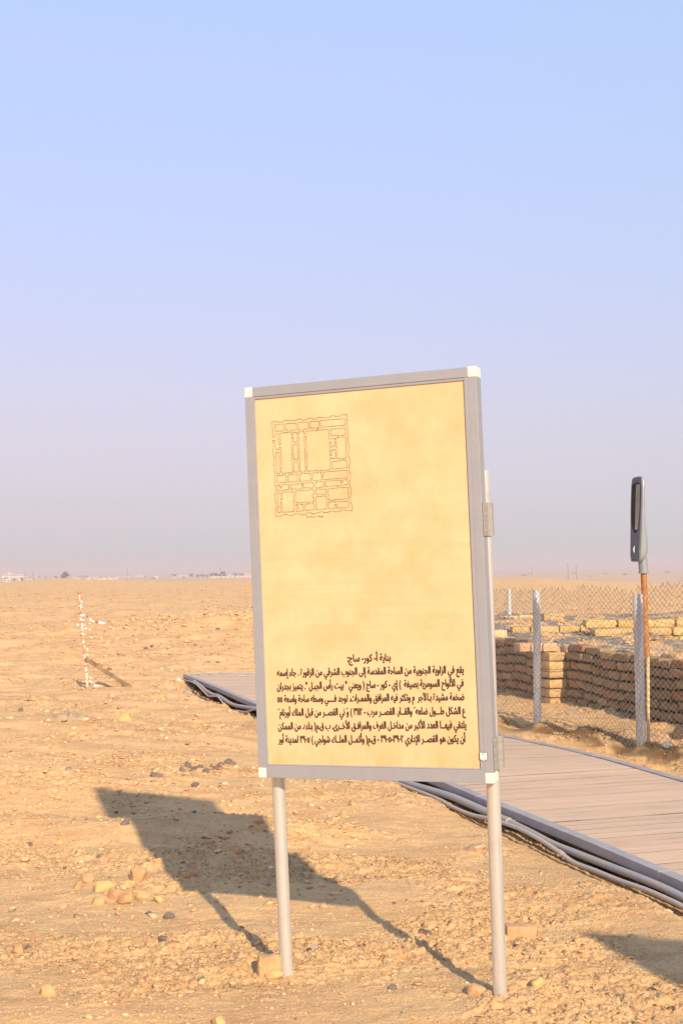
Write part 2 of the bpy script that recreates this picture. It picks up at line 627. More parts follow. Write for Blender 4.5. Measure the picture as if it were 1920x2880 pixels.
STONE_MAT = tinted('stone', 22, 0.22, 0.92, 70, 0.6, 0.006)
PEB_MAT = tinted('pebble', 60, 0.2, 0.95, 0)


def build_pebbles():
    protos = [(rock_verts(1, rng, 7, 0.0, rng.uniform(0.45, 0.9), 0.06), ICO[1][1]) for _ in range(14)]
    pal = np.array([(0.60, 0.355, 0.170), (0.64, 0.425, 0.21), (0.64, 0.47, 0.255), (0.61, 0.37, 0.18), (0.63, 0.40, 0.20),
                    (0.47, 0.29, 0.14), (0.50, 0.28, 0.17), (0.16, 0.122, 0.105), (0.28, 0.22, 0.17)])
    pw = np.array([.24, .13, .04, .24, .16, .12, .05, .02, .02]); pw /= pw.sum()
    VV, FF, TT = [], [], []
    base = 0
    def scatter(n, r0_, r1_, s0, s1, wide=0.33, clump=True):
        nonlocal base
        u = rng.uniform(size=n)
        rr = np.sqrt(r0_ ** 2 + u * (r1_ ** 2 - r0_ ** 2))
        az = rng.uniform(-wide, wide, n)
        x, y = rr * np.sin(az), rr * np.cos(az)
        keep = np.ones(n, bool)
        if clump:
            keep = rng.uniform(size=n) < 0.05 + 0.95 * sst(fbm(x / 0.9, y / 0.55, 55, 3), -0.1, 0.55)
        s = (x - BW0.x) * BWD.x + (y - BW0.y) * BWD.y
        t = (x - BW0.x) * BWN.x + (y - BW0.y) * BWN.y
        keep &= ~((t > -0.22) & (t < BW_W + 0.05) & (s < BW_END + 0.1))
        x, y = x[keep], y[keep]
        z = H(x, y)
        size = s0 * (s1 / s0) ** (rng.uniform(size=len(x)) ** 2.2)
        for i in range(len(x)):
            V, F = protos[rng.integers(len(protos))]
            a = rng.uniform(0, 6.283); ca, sa = math.cos(a), math.sin(a)
            sx, sy = size[i] * rng.uniform(0.8, 1.3), size[i] * rng.uniform(0.6, 1.0)
            px, py = V[:, 0] * sx, V[:, 1] * sy
            W = np.stack([px * ca - py * sa + x[i], px * sa + py * ca + y[i], V[:, 2] * size[i] * 0.8 + z[i] + size[i] * 0.25], -1)
            W[:, 2] += (px * rng.uniform(-.25, .25))
            VV.append(W); FF.append(F + base); base += len(V)
            c = pal[rng.choice(len(pal), p=pw)] * rng.uniform(0.85, 1.12)
            TT.append(np.repeat(c[None], len(F), 0))
    scatter(14000, 4.6, 9.0, 0.0025, 0.014)
    scatter(2500, 4.6, 9.0, 0.003, 0.012, clump=False)
    scatter(9000, 9.0, 17, 0.004, 0.022)
    scatter(4200, 17, 34, 0.010, 0.05)
    scatter(1500, 34, 70, 0.03, 0.12)
    def flakes(n, xa, xb, ya, yb, s0, s1):
        nonlocal base
        x = rng.uniform(xa, xb, n); y = rng.uniform(ya, yb, n)
        z = H(x, y)
        for i in range(n):
            V, F = protos[rng.integers(len(protos))]
            a = rng.uniform(0, 6.283); ca, sa = math.cos(a), math.sin(a)
            sz = s0 * (s1 / s0) ** (rng.uniform() ** 1.6)
            px, py = V[:, 0] * sz * rng.uniform(.9, 1.4), V[:, 1] * sz * .8
            W = np.stack([px * ca - py * sa + x[i], px * sa + py * ca + y[i], V[:, 2] * sz * .5 + px * rng.uniform(-.3, .3) + py * rng.uniform(-.2, .4) + z[i] + sz * .1], -1)
            VV.append(W); FF.append(F + base); base += len(V)
            c = pal[rng.choice(len(pal), p=pw2)] * rng.uniform(0.88, 1.1)
            TT.append(np.repeat(c[None], len(F), 0))
    pw2 = np.array([.16, .30, .10, .14, .18, .04, .05, .015, .015]); pw2 /= pw2.sum()
    flakes(420, -3.0, 0.1, 6.6, 8.6, 0.012, 0.04)
    flakes(700, -3.6, 0.1, 8.6, 11.0, 0.012, 0.042)
    flakes(200, -1.6, 1.9, 4.7, 6.6, 0.008, 0.028)
    flakes(500, -6.0, -1.2, 11.0, 18.0, 0.02, 0.06)
    def plates(n, r0_, r1_, s0, s1, wide=.31):
        # curled bits of dry crust, the colour of the soil
        nonlocal base
        rr = np.sqrt(rng.uniform(r0_ ** 2, r1_ ** 2, n)); az = rng.uniform(-wide, wide, n)
        x, y = rr * np.sin(az), rr * np.cos(az)
        s_ = (x - BW0.x) * BWD.x + (y - BW0.y) * BWD.y
        t_ = (x - BW0.x) * BWN.x + (y - BW0.y) * BWN.y
        k = (rng.uniform(size=n) < rough_mask(x, y) ** 1.3 + .05) & ~((t_ > -0.2) & (t_ < BW_W + 0.05) & (s_ < BW_END + .1))
        x, y = x[k], y[k]; z = H(x, y)
        for i in range(len(x)):
            V, F = protos[rng.integers(len(protos))]
            a = rng.uniform(0, 6.283); ca, sa = math.cos(a), math.sin(a)
            sz = s0 * (s1 / s0) ** (rng.uniform() ** 1.5)
            px, py = V[:, 0] * sz * rng.uniform(.9, 1.5), V[:, 1] * sz * .75
            W = np.stack([px * ca - py * sa + x[i], px * sa + py * ca + y[i], V[:, 2] * sz * .24 + px * rng.uniform(-.6, .6) + py * rng.uniform(-.5, .5) + z[i] + sz * .3], -1)
            VV.append(W); FF.append(F + base); base += len(V)
            c = np.array((0.615, 0.36, 0.172)) * rng.uniform(0.85, 1.12)
            TT.append(np.repeat(c[None], len(F), 0))
    plates(22000, 4.7, 10.5, 0.003, 0.012)
    plates(1200, 4.7, 10.5, 0.012, 0.024)
    plates(26000, 10.5, 20, 0.006, 0.024)
    plates(20000, 20, 45, 0.012, 0.050)
    plates(9000, 45, 110, 0.03, 0.12)
    # rubble on the mound and on the ruin's core
    def blob(n, cx, cy, sx, sy, s0, s1):
        nonlocal base
        x = rng.normal(cx, sx, n); y = rng.normal(cy, sy, n)
        z = H(x, y)
        for i in range(n):
            V, F = protos[rng.integers(len(protos))]
            sz = rng.uniform(s0, s1)
            W = V * sz * np.array([1.2, .9, .7]) + np.array([x[i], y[i], z[i] + sz * .15])
            VV.append(W); FF.append(F + base); base += len(V)
            c = pal[rng.choice(len(pal), p=pw)] * rng.uniform(0.85, 1.12)
            TT.append(np.repeat(c[None], len(F), 0))
    blob(700, -3.9, 33, 1.7, 2.6, 0.02, 0.08)
    blob(500, -1.9, 35, 1.3, 2.6, 0.02, 0.08)
    blob(260, -3.2, 24.5, 2.0, 1.6, 0.015, 0.05)
    # grey and tan chips on top of the core
    n = 1500
    x = rng.uniform(2.0, 6.2, n); y = rng.uniform(14.5, 24, n)
    k = plateau_mask(x, y) > 0.95
    x, y = x[k], y[k]; z = H(x, y)
    g = fbm(x / 0.55, y / 0.9, 91, 4)
    for i in range(len(x)):
        V, F = protos[rng.integers(len(protos))]
        sz = rng.uniform(0.012, 0.05)
        VV.append(V * sz * np.array([1.3, 1, .6]) + np.array([x[i], y[i], z[i] + sz * .2])); FF.append(F + base); base += len(V)
        c = np.array((0.22, 0.20, 0.19)) if g[i] > -0.05 else pal[rng.choice(6)]
        TT.append(np.repeat((c * rng.uniform(0.8, 1.2))[None], len(F), 0))
    o = np_mesh('pebbles', np.concatenate(VV), np.concatenate(FF), PEB_MAT, np.concatenate(TT))
    return tag(o, 'loose pebbles and crumbs of dry earth strewn over the sandy ground', 'pebbles', kind='stuff')


build_pebbles()

TAN = (0.50, 0.30, 0.14); YEL = (0.56, 0.37, 0.16); PNK = (0.52, 0.285, 0.15); DRK = (0.165, 0.125, 0.108); GRY = (0.34, 0.27, 0.215); BRN = (0.45, 0.27, 0.13)
# box in the photograph (x0, y0, x1, y1), tint, boxiness, name, label, group
STONES = [
    (722, 2688, 789, 2748, (0.46, 0.29, 0.145), .8, 'stone_block', 'square-cut tan stone block against the foot of the left sign post', None),
    (745, 2733, 797, 2757, YEL, .2, 'stone', 'pale yellow flat stone lying in front of the square block by the left post', None),
    (1420, 2596, 1510, 2634, PNK, .9, 'brick_fragment', 'reddish tan brick fragment lying just right of the right sign post', None),
    (252, 2480, 318, 2511, YEL, .6, 'stone', 'long yellow stone, lit side up, left of the upright round stone', None),
    (360, 2440, 412, 2482, TAN, .35, 'stone', 'upright round tan stone left of the sign shadow', None),
    (203, 2478, 231, 2503, TAN, .3, 'stone', 'small tan stone at the far left of the rubble heap beside the sign shadow', None),
    (220, 2458, 263, 2488, PNK, .4, 'stone', 'tilted pinkish slab over a dark gap in the rubble heap', None),
    (254, 2526, 297, 2549, YEL, .3, 'stone', 'yellow stone at the front edge of the rubble heap', None),
    (428, 2520, 461, 2545, YEL, .3, 'stone', 'pale stone at the right end of the rubble heap under the shadow corner', None),
    (326, 2513, 374, 2547, TAN, .4, 'stone', 'broad tan stone in the middle of the rubble heap front', None),
    (300, 2500, 346, 2534, PNK, .3, 'stone', 'pinkish rounded stone half buried in the rubble heap', None),
    (340, 2478, 372, 2504, YEL, .4, 'stone', 'yellowish stone leaning below the upright round stone', None),
    (376, 2505, 420, 2532, TAN, .3, 'stone', 'flat tan stone right of the broad stone in the rubble heap', None),
    (458, 2566, 491, 2588, DRK, .2, 'slag_lump', 'dark grey slag lump left of the left post shadow', None),
    (440, 2634, 469, 2654, DRK, .2, 'slag_lump', 'pointed dark slag lump on open ground left of the left post base', None),
    (126, 2701, 157, 2713, DRK, .2, 'slag_lump', 'flat dark stone near the lower left corner, in front of the tan boulder', None),
    (66, 2667, 86, 2675, DRK, .2, 'slag_lump', 'thin dark chip just right of the tan boulder at lower left', None),
    (30, 2655, 70, 2690, TAN, .2, 'boulder', 'rounded tan boulder at the left edge of the foreground', None),
    (105, 2772, 155, 2806, TAN, .2, 'boulder', 'broad flat earth-coloured stone at the lower left', None),
    (421, 2174, 458, 2190, DRK, .1, 'slag_lump', 'smooth oval dark stone at the left end of the slag cluster', None),
    (537, 2202, 560, 2217, DRK, .3, 'slag_lump', 'lone dark stone just in front of the slag cluster', None),
    (332, 2004, 368, 2031, YEL, .4, 'stone', 'pointed yellow rock standing right of the grey rag', None),
    (514, 1940, 541, 1957, GRY, .2, 'stone', 'flat grey stone in the sand below the far corner of the boardwalk', None),
    (560, 2364, 598, 2383, BRN, .4, 'stone', 'orange-brown stone inside the sign shadow', None),
    (637, 2372, 684, 2399, TAN, .5, 'stone', 'pale angular stone inside the sign shadow near its right side', None),
    (432, 2414, 465, 2436, YEL, .5, 'stone', 'pale flat stone on the left edge of the sign shadow', None),
    (514, 2449, 557, 2470, TAN, .4, 'stone', 'long tan stone inside the lower part of the sign shadow', None),
    (336, 2302, 363, 2324, DRK, .2, 'slag_lump', 'dark pointed stone in the upper left corner of the sign shadow', None),
    (1179, 2606, 1219, 2632, DRK, .3, 'slag_lump', 'dark slab lying in the shadow of the right sign post', None),
    (1313, 2768, 1373, 2798, PNK, .4, 'stone', 'pinkish stone just left of the right post base', None),
    (1426, 2764, 1472, 2787, PNK, .3, 'stone', 'pinkish stone just right of the right post base', None),
    (1493, 2755, 1530, 2782, YEL, .3, 'stone', 'yellow stone a little farther right of the right post base', None),
    (1090, 2769, 1117, 2787, DRK, .2, 'slag_lump', 'dark shard on the ground between the two sign posts near the front', None),
    (596, 2862, 634, 2890, YEL, .2, 'stone', 'yellow stone at the bottom edge of the picture', None),
    (871, 2660, 898, 2680, GRY, .5, 'stone', 'grey rough stone between the sign posts', None),
    (711, 2303, 738, 2321, PNK, .6, 'brick_chip', 'pink brick chip left of the left post above the shadow', None),
    (930, 2298, 948, 2312, YEL, .5, 'stone', 'small yellow stone under the middle of the sign, in front of a larger one', None),
    (948, 2282, 975, 2304, TAN, .4, 'stone', 'larger tan stone under the middle of the sign, behind a small yellow one', None),
    (754, 2436, 767, 2446, (.8, .78, .72), .2, 'stone', 'tiny white chip in the shadow beside the left post', None),
    (1303, 2386, 1373, 2404, (.46, .33, .21), .15, 'stone', 'wide flat dusty stone sunk in the ground left of the right post', None),
    (1342, 2290, 1372, 2316, TAN, .3, 'stone', 'tan clod against the conduits left of the right post', None),
    (595, 1956, 610, 1971, TAN, .2, 'stone', 'round tan stone in front of the sagging conduits under the walk corner', None),
    (300, 1878, 314, 1888, DRK, .2, 'slag_lump', 'dark stone behind the leaning plank', None),
    (340, 1942, 354, 1949, GRY, .2, 'stone', 'small grey stone in front of the foot of the leaning plank', None),
    (404, 1820, 416, 1828, DRK, .2, 'slag_lump', 'small dark stone far beyond the plank on open ground', None),
    (648, 1702, 660, 1708, GRY, .2, 'stone', 'dark stone on the crest of the low rubble mound', None),
    (302, 1952, 322, 1963, YEL, .4, 'stone', 'small yellow stone a little in front of the taped stake', None),
    (50, 1992, 66, 2004, DRK, .2, 'slag_lump', 'dark stone at the left, level with the grey rag', None),
    (150, 2240, 172, 2252, YEL, .3, 'stone', 'pale stone at the left edge of the lit bank above the sign shadow', None),
    (150, 2362, 178, 2380, YEL, .3, 'stone', 'yellow stone on the bank left of the sign shadow', None),
    (78, 2366, 92, 2382, DRK, .3, 'slag_lump', 'small dark stone at left on the bank beside the shadow', None),
    (270, 2398, 290, 2414, DRK, .3, 'slag_lump', 'small dark stone just left of the shadow edge', None),
    (1270, 2150, 1285, 2160, GRY, .3, 'stone', None, None),
]
SLAG = [(512, 2166, 20, 15), (528, 2152, 22, 20), (545, 2163, 20, 14), (561, 2158, 18, 14), (578, 2166, 22, 14),
        (590, 2155, 16, 12), (606, 2160, 20, 16), (620, 2146, 24, 18), (640, 2143, 26, 18), (655, 2148, 18, 12), (536, 2174, 16, 10)]


def brick_geo(L, D, Hh, rg, erode=0.10):
    """a worn brick: a gridded box pulled round at its edges"""
    nx, ny, nz = 6, 4, 4
    V, F = [], []
    idx = {}
    def key(i, j, k):
        if (i, j, k) not in idx:
            idx[(i, j, k)] = len(V)
            V.append((2 * i / nx - 1, 2 * j / ny - 1, 2 * k / nz - 1))
        return idx[(i, j, k)]
    for j in range(ny):
        for k in range(nz):
            for i, fl in ((0, 1), (nx, 0)):
                q = (key(i, j, k), key(i, j + 1, k), key(i, j + 1, k + 1), key(i, j, k + 1))
                F.append(q[::-1] if fl else q)
    for i in range(nx):
        for k in range(nz):
            for j, fl in ((0, 0), (ny, 1)):
                q = (key(i, j, k), key(i + 1, j, k), key(i + 1, j, k + 1), key(i, j, k + 1))
                F.append(q[::-1] if fl else q)
    for i in range(nx):
        for j in range(ny):
            for k, fl in ((0, 1), (nz, 0)):
                q = (key(i, j, k), key(i + 1, j, k), key(i + 1, j + 1, k), key(i, j + 1, k))
                F.append(q[::-1] if fl else q)
    V = np.array(V)
    p = 11.0
    nrm = (np.abs(V) ** p).sum(1) ** (1 / p)
    V = V / nrm[:, None] * 1.03
    V = V * np.array([L / 2, D / 2, Hh / 2])
    ph = rg.uniform(0, 50, 2)
    nn = gnoise(V[:, 0] / .07 + ph[0], V[:, 2] / .06 + V[:, 1] / .09 + ph[1], 5)
    V = V + (V / (np.linalg.norm(V, axis=1)[:, None] + 1e-6)) * (nn * erode * Hh)[:, None]
    return V, np.array(F)


def stone_obj(box, tint, boxy, name, label, group=None, cat='stone', seed=0):
    x0, y0, x1, y1 = box
    rg = np.random.default_rng(seed)
    g = ground_at((x0 + x1) / 2, y1 - 2)
    w = (x1 - x0) * g.y / FPX
    h = (y1 - y0) * g.y / FPX
    if boxy >= .8: V, FB = brick_geo(1.0, 1.0, 1.0, rg, .05)
    else: V, FB = rock_verts(3 if (x1 - x0) > 28 else 2, rg, 16, boxy, 1.0, 0.012), None
    ex = V.max(0) - V.min(0)
    V = (V - (V.max(0) + V.min(0)) / 2) / ex
    deep = w * (0.65 if boxy < .7 else .5)
    hh = max(h * 0.95, 0.02)
    V = V * np.array([w, deep, hh * 1.35])
    ph = rg.uniform(0, 40, 2)
    nn = fbm(V[:, 0] / (w * .35) + ph[0] + V[:, 1] * 9, V[:, 2] / (w * .3) + ph[1] - V[:, 1] * 7, seed, 3)
    V = V + (V / (np.linalg.norm(V, axis=1)[:, None] + 1e-6)) * (nn * .028 * w)[:, None]
    a = rg.uniform(-.25, .25)
    ca, sa = math.cos(a), math.sin(a)
    V = np.stack([V[:, 0] * ca - V[:, 1] * sa, V[:, 0] * sa + V[:, 1] * ca, V[:, 2]], -1)
    V[:, 2] += V[:, 0] * rg.uniform(-.12, .12)
    F = FB if FB is not None else ICO[3 if (x1 - x0) > 28 else 2][1]
    col = np.array(tint) * rg.uniform(.92, 1.06)
    o = np_mesh(name, V, F, STONE_MAT, np.repeat(col[None], len(F), 0), smooth=True)
    o.data.set_sharp_from_angle(angle=R(24))
    gz = hz(g.x, g.y + deep * .45)
    o.location = (g.x, g.y + deep * .45, min(g.z, gz) + hh * 0.22)
    return tag(o, label, cat, group)


CAT = {'stone_block': 'block', 'brick_fragment': 'brick', 'brick_chip': 'brick', 'boulder': 'boulder', 'slag_lump': 'slag'}
for i, (x0, y0, x1, y1, c, bx_, nm, lb, gp) in enumerate(STONES):
    if lb: stone_obj((x0, y0, x1, y1), c, bx_, nm, lb, gp, CAT.get(nm, 'stone'), 100 + i)
for i, (x, y, w, h) in enumerate(SLAG):
    stone_obj((x - w / 2, y - h / 2, x + w / 2, y + h / 2), DRK, .15, 'slag_lump',
              'dark slag lump in the small cluster left of the sign foot', 'dark slag lumps in the cluster', 'slag', 300 + i)

# ------------------------------------------------------------------ information sign
M_ALU = None


def metal_mat(name, col, rough, metal, streak=(3, 3, 40), amt=0.25, dirt_or_shade=(0.42, 0.36, 0.30)):
    m, nt, b = mat_new(name)
    co = obj_co(nt, streak)
    f = ramp(nt, noise(nt, co, 3.0, 6, 0.6), 0.3, 0.72)
    c = mixc(nt, f, tuple(k * (1 - amt) for k in col), col)
    d = ramp(nt, noise(nt, obj_co(nt), 9, 6, 0.7), 0.56, 0.74)
    c = mixc(nt, nt_mul(nt, d, 0.5), c, dirt_or_shade)
    sc = ramp(nt, noise(nt, obj_co(nt, (60, 60, 6), (0.3, 0.2, 0.4)), 2.0, 3, 0.7), 0.66, 0.70)
    c = mixc(nt, nt_mul(nt, sc, 0.35), c, tuple(k * .6 for k in col))
    nt.links.new(c, b.inputs['Base Color'])
    b.inputs['Metallic'].default_value = metal
    nt.links.new(ramp(nt, f, 0, 1, rough + .12, rough - .05), b.inputs['Roughness'])
    bump(nt, b, noise(nt, co, 8, 4), 0.05, 0.004)
    return m


M_ALU = metal_mat('aluminium_profile', (0.345, 0.34, 0.36), 0.5, 0.2, (3, 3, 3), 0.10, (0.40, 0.35, 0.31))
M_POST = metal_mat('bare_steel_tube', (0.74, 0.72, 0.68), 0.27, 0.55, (40, 40, 1.5), 0.12, (0.5, 0.40, 0.28))
M_PLATE = metal_mat('dull_sheet_metal', (0.42, 0.39, 0.35), 0.55, 0.3)
M_CAP = simple('cream_plastic', (0.86, 0.80, 0.62), 0.45, 0, 0.04, 14, 0)
M_GALV = metal_mat('galvanised_pipe', (0.72, 0.73, 0.72), 0.34, 0.4, (20, 20, 2), 0.35, (0.62, 0.60, 0.56))


def parchment():
    m, nt, b = mat_new('printed_parchment')
    co = obj_co(nt)
    f = ramp(nt, noise(nt, co, 7, 8, 0.62), 0.32, 0.70)
    c = mixc(nt, f, (0.61, 0.40, 0.190), (0.68, 0.49, 0.275))
    f2 = ramp(nt, noise(nt, obj_co(nt, (1, 1, 1), (0.4, 0.2, 0.7)), 3.1, 6, 0.6), 0.36, 0.7)
    c = mixc(nt, nt_mul(nt, f2, 0.5), c, (0.70, 0.53, 0.31))
    bl = ramp(nt, noise(nt, obj_co(nt, (1, 1, .8)), 5.4, 6, 0.65), 0.54, 0.70)
    c = mixc(nt, nt_mul(nt, bl, 0.35), c, (0.56, 0.345, 0.13))
    bt = ramp(nt, noise(nt, co, 26, 5, 0.7), 0.60, 0.74)
    c = mixc(nt, nt_mul(nt, bt, 0.25), c, (0.55, 0.33, 0.14))
    # ghost lines of bleached print across the blank middle, and rusty damp along the foot
    xyz = nt.nodes.new('ShaderNodeSeparateXYZ'); nt.links.new(obj_co(nt), xyz.inputs[0])
    gl = ramp(nt, noise(nt, obj_co(nt, (1.6, 1.6, 44)), 1.0, 3, 0.6), 0.50, 0.62)
    band = nt_mul2(nt, ramp(nt, xyz.outputs[2], 1.38, 1.48), ramp(nt, xyz.outputs[2], 2.02, 1.90))
    c = mixc(nt, nt_mul(nt, nt_mul2(nt, gl, band), 0.20), c, (0.60, 0.36, 0.15))
    ft = nt_mul2(nt, ramp(nt, xyz.outputs[2], 1.06, 0.95), ramp(nt, noise(nt, obj_co(nt, (9, 9, 3)), 1.6, 5, 0.7), 0.40, 0.66))
    c = mixc(nt, nt_mul(nt, ft, 0.5), c, (0.56, 0.30, 0.11))
    nt.links.new(c, b.inputs['Base Color'])
    b.inputs['Roughness'].default_value = 0.5
    b.inputs['Specular IOR Level'].default_value = 0.3
    return m


M_PARCH = parchment()
M_INK = simple('faded_ink', (0.085, 0.045, 0.032), 0.8, 0, 0.2, 90)
M_LINE = simple('plan_ink', (0.11, 0.105, 0.10), 0.8, 0, 0.3, 60, col2=(0.22, 0.19, 0.15))
M_WHITE = simple('white_sticker', (0.82, 0.82, 0.78), 0.4, 0, 0.02, 30)
M_BLACK = simple('black_print', (0.04, 0.04, 0.045), 0.6, 0, 0.1, 30)

SW, SH, SD = 1.033, 1.676, 0.068
SR = Matrix(((0.9310824, 0.36349689, -0.03091235), (-0.3638335, 0.93144551, -0.00586877), (0.02665989, 0.01671126, 0.99950487)))
SM = Matrix.Translation((0.0915232, 5.33, 1.72113896)) @ SR.to_4x4()      # board axes: x across, y into the board, z up
PANEL_Y = 0.008


def board_uv(px, py, y=PANEL_Y):
    n = SR @ Vector((0, 1, 0))
    p = at_plane(px, py, SM @ Vector((0, y, 0)), n)
    q = SM.inverted() @ p
    return q.x, q.z


sign_base = Vector((0.19, 5.50, 0.0))
sign = empty('information_sign', sign_base, 'tall information sign with a yellow parchment panel in a grey metal frame on two posts', 'sign')


def in_sign(name, mb, mat, parent=None, **kw):
    return mb.build(name, mat, parent or sign, **kw)


x0, x1, z0, z1 = -SW / 2, SW / 2, -SH / 2, SH / 2
capw, caph = 0.036, 0.042
rt, rb, sl, sr = 0.053, 0.058, 0.045, 0.053
b_ = MB().box((x0 + sl - .004, PANEL_Y, z0 + rb - .004), (x1 - sr + .004, 0.03, z1 - rt + .004), SM)
panel = in_sign('panel', b_, M_PARCH)
lip = 0.012


def rail(name, boxes):
    m = MB()
    for lo, hi in boxes: m.box(lo, hi, SM)
    return in_sign(name, m, M_ALU, bevel=0.0015)


rail('frame_rail', [((x0 + capw, 0, z1 - rt + lip), (x1 - capw, SD, z1)), ((x0 + sl, 0.003, z1 - rt), (x1 - sr, PANEL_Y - .0005, z1 - rt + lip))])
rail('frame_rail', [((x0 + capw, 0, z0), (x1 - capw, SD, z0 + rb - .006)), ((x0 + sl, 0.003, z0 + rb - .006), (x1 - sr, PANEL_Y - .0005, z0 + rb))])
rail('frame_rail', [((x0, 0.0, z0 + caph), (x0 + capw, SD, z1 - caph)), ((x0 + capw, 0.001, z0 + rb - .006), (x0 + sl, SD - .01, z1 - rt + lip))])
rail('frame_rail', [((x1 - capw, 0.0, z0 + caph), (x1, SD, z1 - caph)), ((x1 - sr, 0.001, z0 + rb - .006), (x1 - capw, SD - .01, z1 - rt + lip))])
for sx in (0, 1):
    for sz in (0, 1):
        ax = (x0 - .001, x0 + capw) if sx == 0 else (x1 - capw, x1 + .001)
        az = (z0 - .001, z0 + caph) if sz == 0 else (z1 - caph, z1 + .001)
        in_sign('corner_cap', MB().box((ax[0], -0.0015, az[0]), (ax[1], SD + .001, az[1]), SM), M_CAP, bevel=0.004)
# backing sheet
in_sign('back_sheet', MB().box((x0 + .012, SD - .006, z0 + rb), (x1 - .012, SD - .002, z1 - rt), SM), M_PLATE)
# posts
pr = 0.028


def post(px_t, py_t, yt, px_b, py_b, yb):
    a = at(px_t, py_t, yt); c = at(px_b, py_b, yb)
    d = (c - a).normalized()
    p = [a, a + (c - a) * .5, c + d * 0.14]
    m = MB().tube(p, pr, 28)
    return in_sign('post', m, M_POST, smooth=True)


bk = SM @ Vector((x1 - 0.017, SD + pr + .003, -.5)); bl_ = SM @ Vector((x0 + 0.05, SD + pr + .003, -.5))
post(1356, 1324, bk.y - .012, 1406, 2795, 5.285)
post(745, 1330, bl_.y + .004, 806, 2747, 5.612)


def bracket(zc, hh, worn):
    m = MB()
    w0 = x1 + .0022
    vs = []
    for yy, xx in ((0.004, w0), (SD, w0 + .001), (SD + 0.02, w0 + .013), (SD + .045, w0 + .0125)):
        for zz in (zc - hh / 2, zc + hh / 2):
            for th_ in (0, .003):
                vs.append(SM @ Vector((xx + th_, yy, zz)))
    fs = []
    for i in range(3):
        a, c = i * 4, (i + 1) * 4
        fs += [(a, a + 2, c + 2, c), (a + 1, c + 1, c + 3, a + 3), (a, c, c + 1, a + 1), (a + 2, a + 3, c + 3, c + 2)]
    fs += [(0, 1, 3, 2), (12, 14, 15, 13)]
    m.add(vs, fs)
    o = in_sign('bracket', m, M_PLATE)
    for k in (.42, .12, -.14, -.36):
        c = SM @ Vector((w0 + .003, 0.022 + 0.004 * k, zc + hh * k))
        nx = SR @ Vector((1, 0, 0))
        in_sign('rivet', MB().tube([c, c + nx * .002, c + nx * .0035], [.0055, .005, .002], 10), M_ALU, o, smooth=True)
    return o


def z_of(px, py): return board_uv(px, py, 0)[1]


zt, zb = z_of(1358, 1412), z_of(1359, 1507)
bracket((zt + zb) / 2, zt - zb, False)
zt, zb = z_of(1378, 2078), z_of(1381, 2172)
bracket((zt + zb) / 2, zt - zb, True)

# ---- lettering -------------------------------------------------------------
FORMS = {'ا': (0xFE8D, 0), 'أ': (0xFE83, 0), 'إ': (0xFE87, 0), 'آ': (0xFE81, 0), 'ؤ': (0xFE85, 0), 'ب': (0xFE8F, 1), 'ة': (0xFE93, 0),
         'ت': (0xFE95, 1), 'ث': (0xFE99, 1), 'ج': (0xFE9D, 1), 'ح': (0xFEA1, 1), 'خ': (0xFEA5, 1), 'د': (0xFEA9, 0), 'ذ': (0xFEAB, 0),
         'ر': (0xFEAD, 0), 'ز': (0xFEAF, 0), 'س': (0xFEB1, 1), 'ش': (0xFEB5, 1), 'ص': (0xFEB9, 1), 'ض': (0xFEBD, 1), 'ط': (0xFEC1, 1),
         'ظ': (0xFEC5, 1), 'ع': (0xFEC9, 1), 'غ': (0xFECD, 1), 'ف': (0xFED1, 1), 'ق': (0xFED5, 1), 'ك': (0xFED9, 1), 'ل': (0xFEDD, 1),
         'م': (0xFEE1, 1), 'ن': (0xFEE5, 1), 'ه': (0xFEE9, 1), 'و': (0xFEED, 0), 'ى': (0xFEEF, 0), 'ي': (0xFEF1, 1)}
LAMALEF = {'ا': 0xFEFB, 'أ': 0xFEF7, 'إ': 0xFEF9, 'آ': 0xFEF5}


def shape_ar(text):
    """joined letter forms, in visual order"""
    out = []
    t = list(text)
    i = 0
    prev_join = False
    while i < len(t):
        ch = t[i]
        if ch in FORMS:
            if ch == 'ل' and i + 1 < len(t) and t[i + 1] in LAMALEF:
                out.append(chr(LAMALEF[t[i + 1]] + (1 if prev_join else 0)))
                prev_join = False; i += 2; continue
            code, dual = FORMS[ch]
            nx = t[i + 1] if i + 1 < len(t) else ' '
            nj = bool(dual) and (nx in FORMS or nx == 'ـ')
            k = (3 if prev_join and nj else 2 if nj else 1 if prev_join else 0)
            out.append(chr(code + k)); prev_join = nj
        elif ch == 'ـ':
            out.append('\u0640'); prev_join = True
        else:
            out.append(ch); prev_join = False
        i += 1
    # numbers keep their own left-to-right order
    vis, run = [], []
    for ch in reversed(out):
        if ch in '٠١٢٣٤٥٦٧٨٩': run.append(ch)
        else:
            vis += run[::-1]; run = []
            vis.append(ch)
    vis += run[::-1]
    return ''.join(vis)


def text_mesh(s, bold=0.0):
    c = bpy.data.curves.new('lettering', 'FONT')
    c.body = s; c.size = 1.0; c.offset = bold; c.resolution_u = 3
    o = bpy.data.objects.new('lettering', c)
    COL.objects.link(o)
    dg = bpy.context.evaluated_depsgraph_get()
    dg.update()
    me = bpy.data.meshes.new_from_object(o.evaluated_get(dg))
    V = np.array([v.co[:] for v in me.vertices]); F = [tuple(p.vertices) for p in me.polygons]
    bpy.data.objects.remove(o); bpy.data.curves.remove(c); bpy.data.meshes.remove(me)
    return V, F


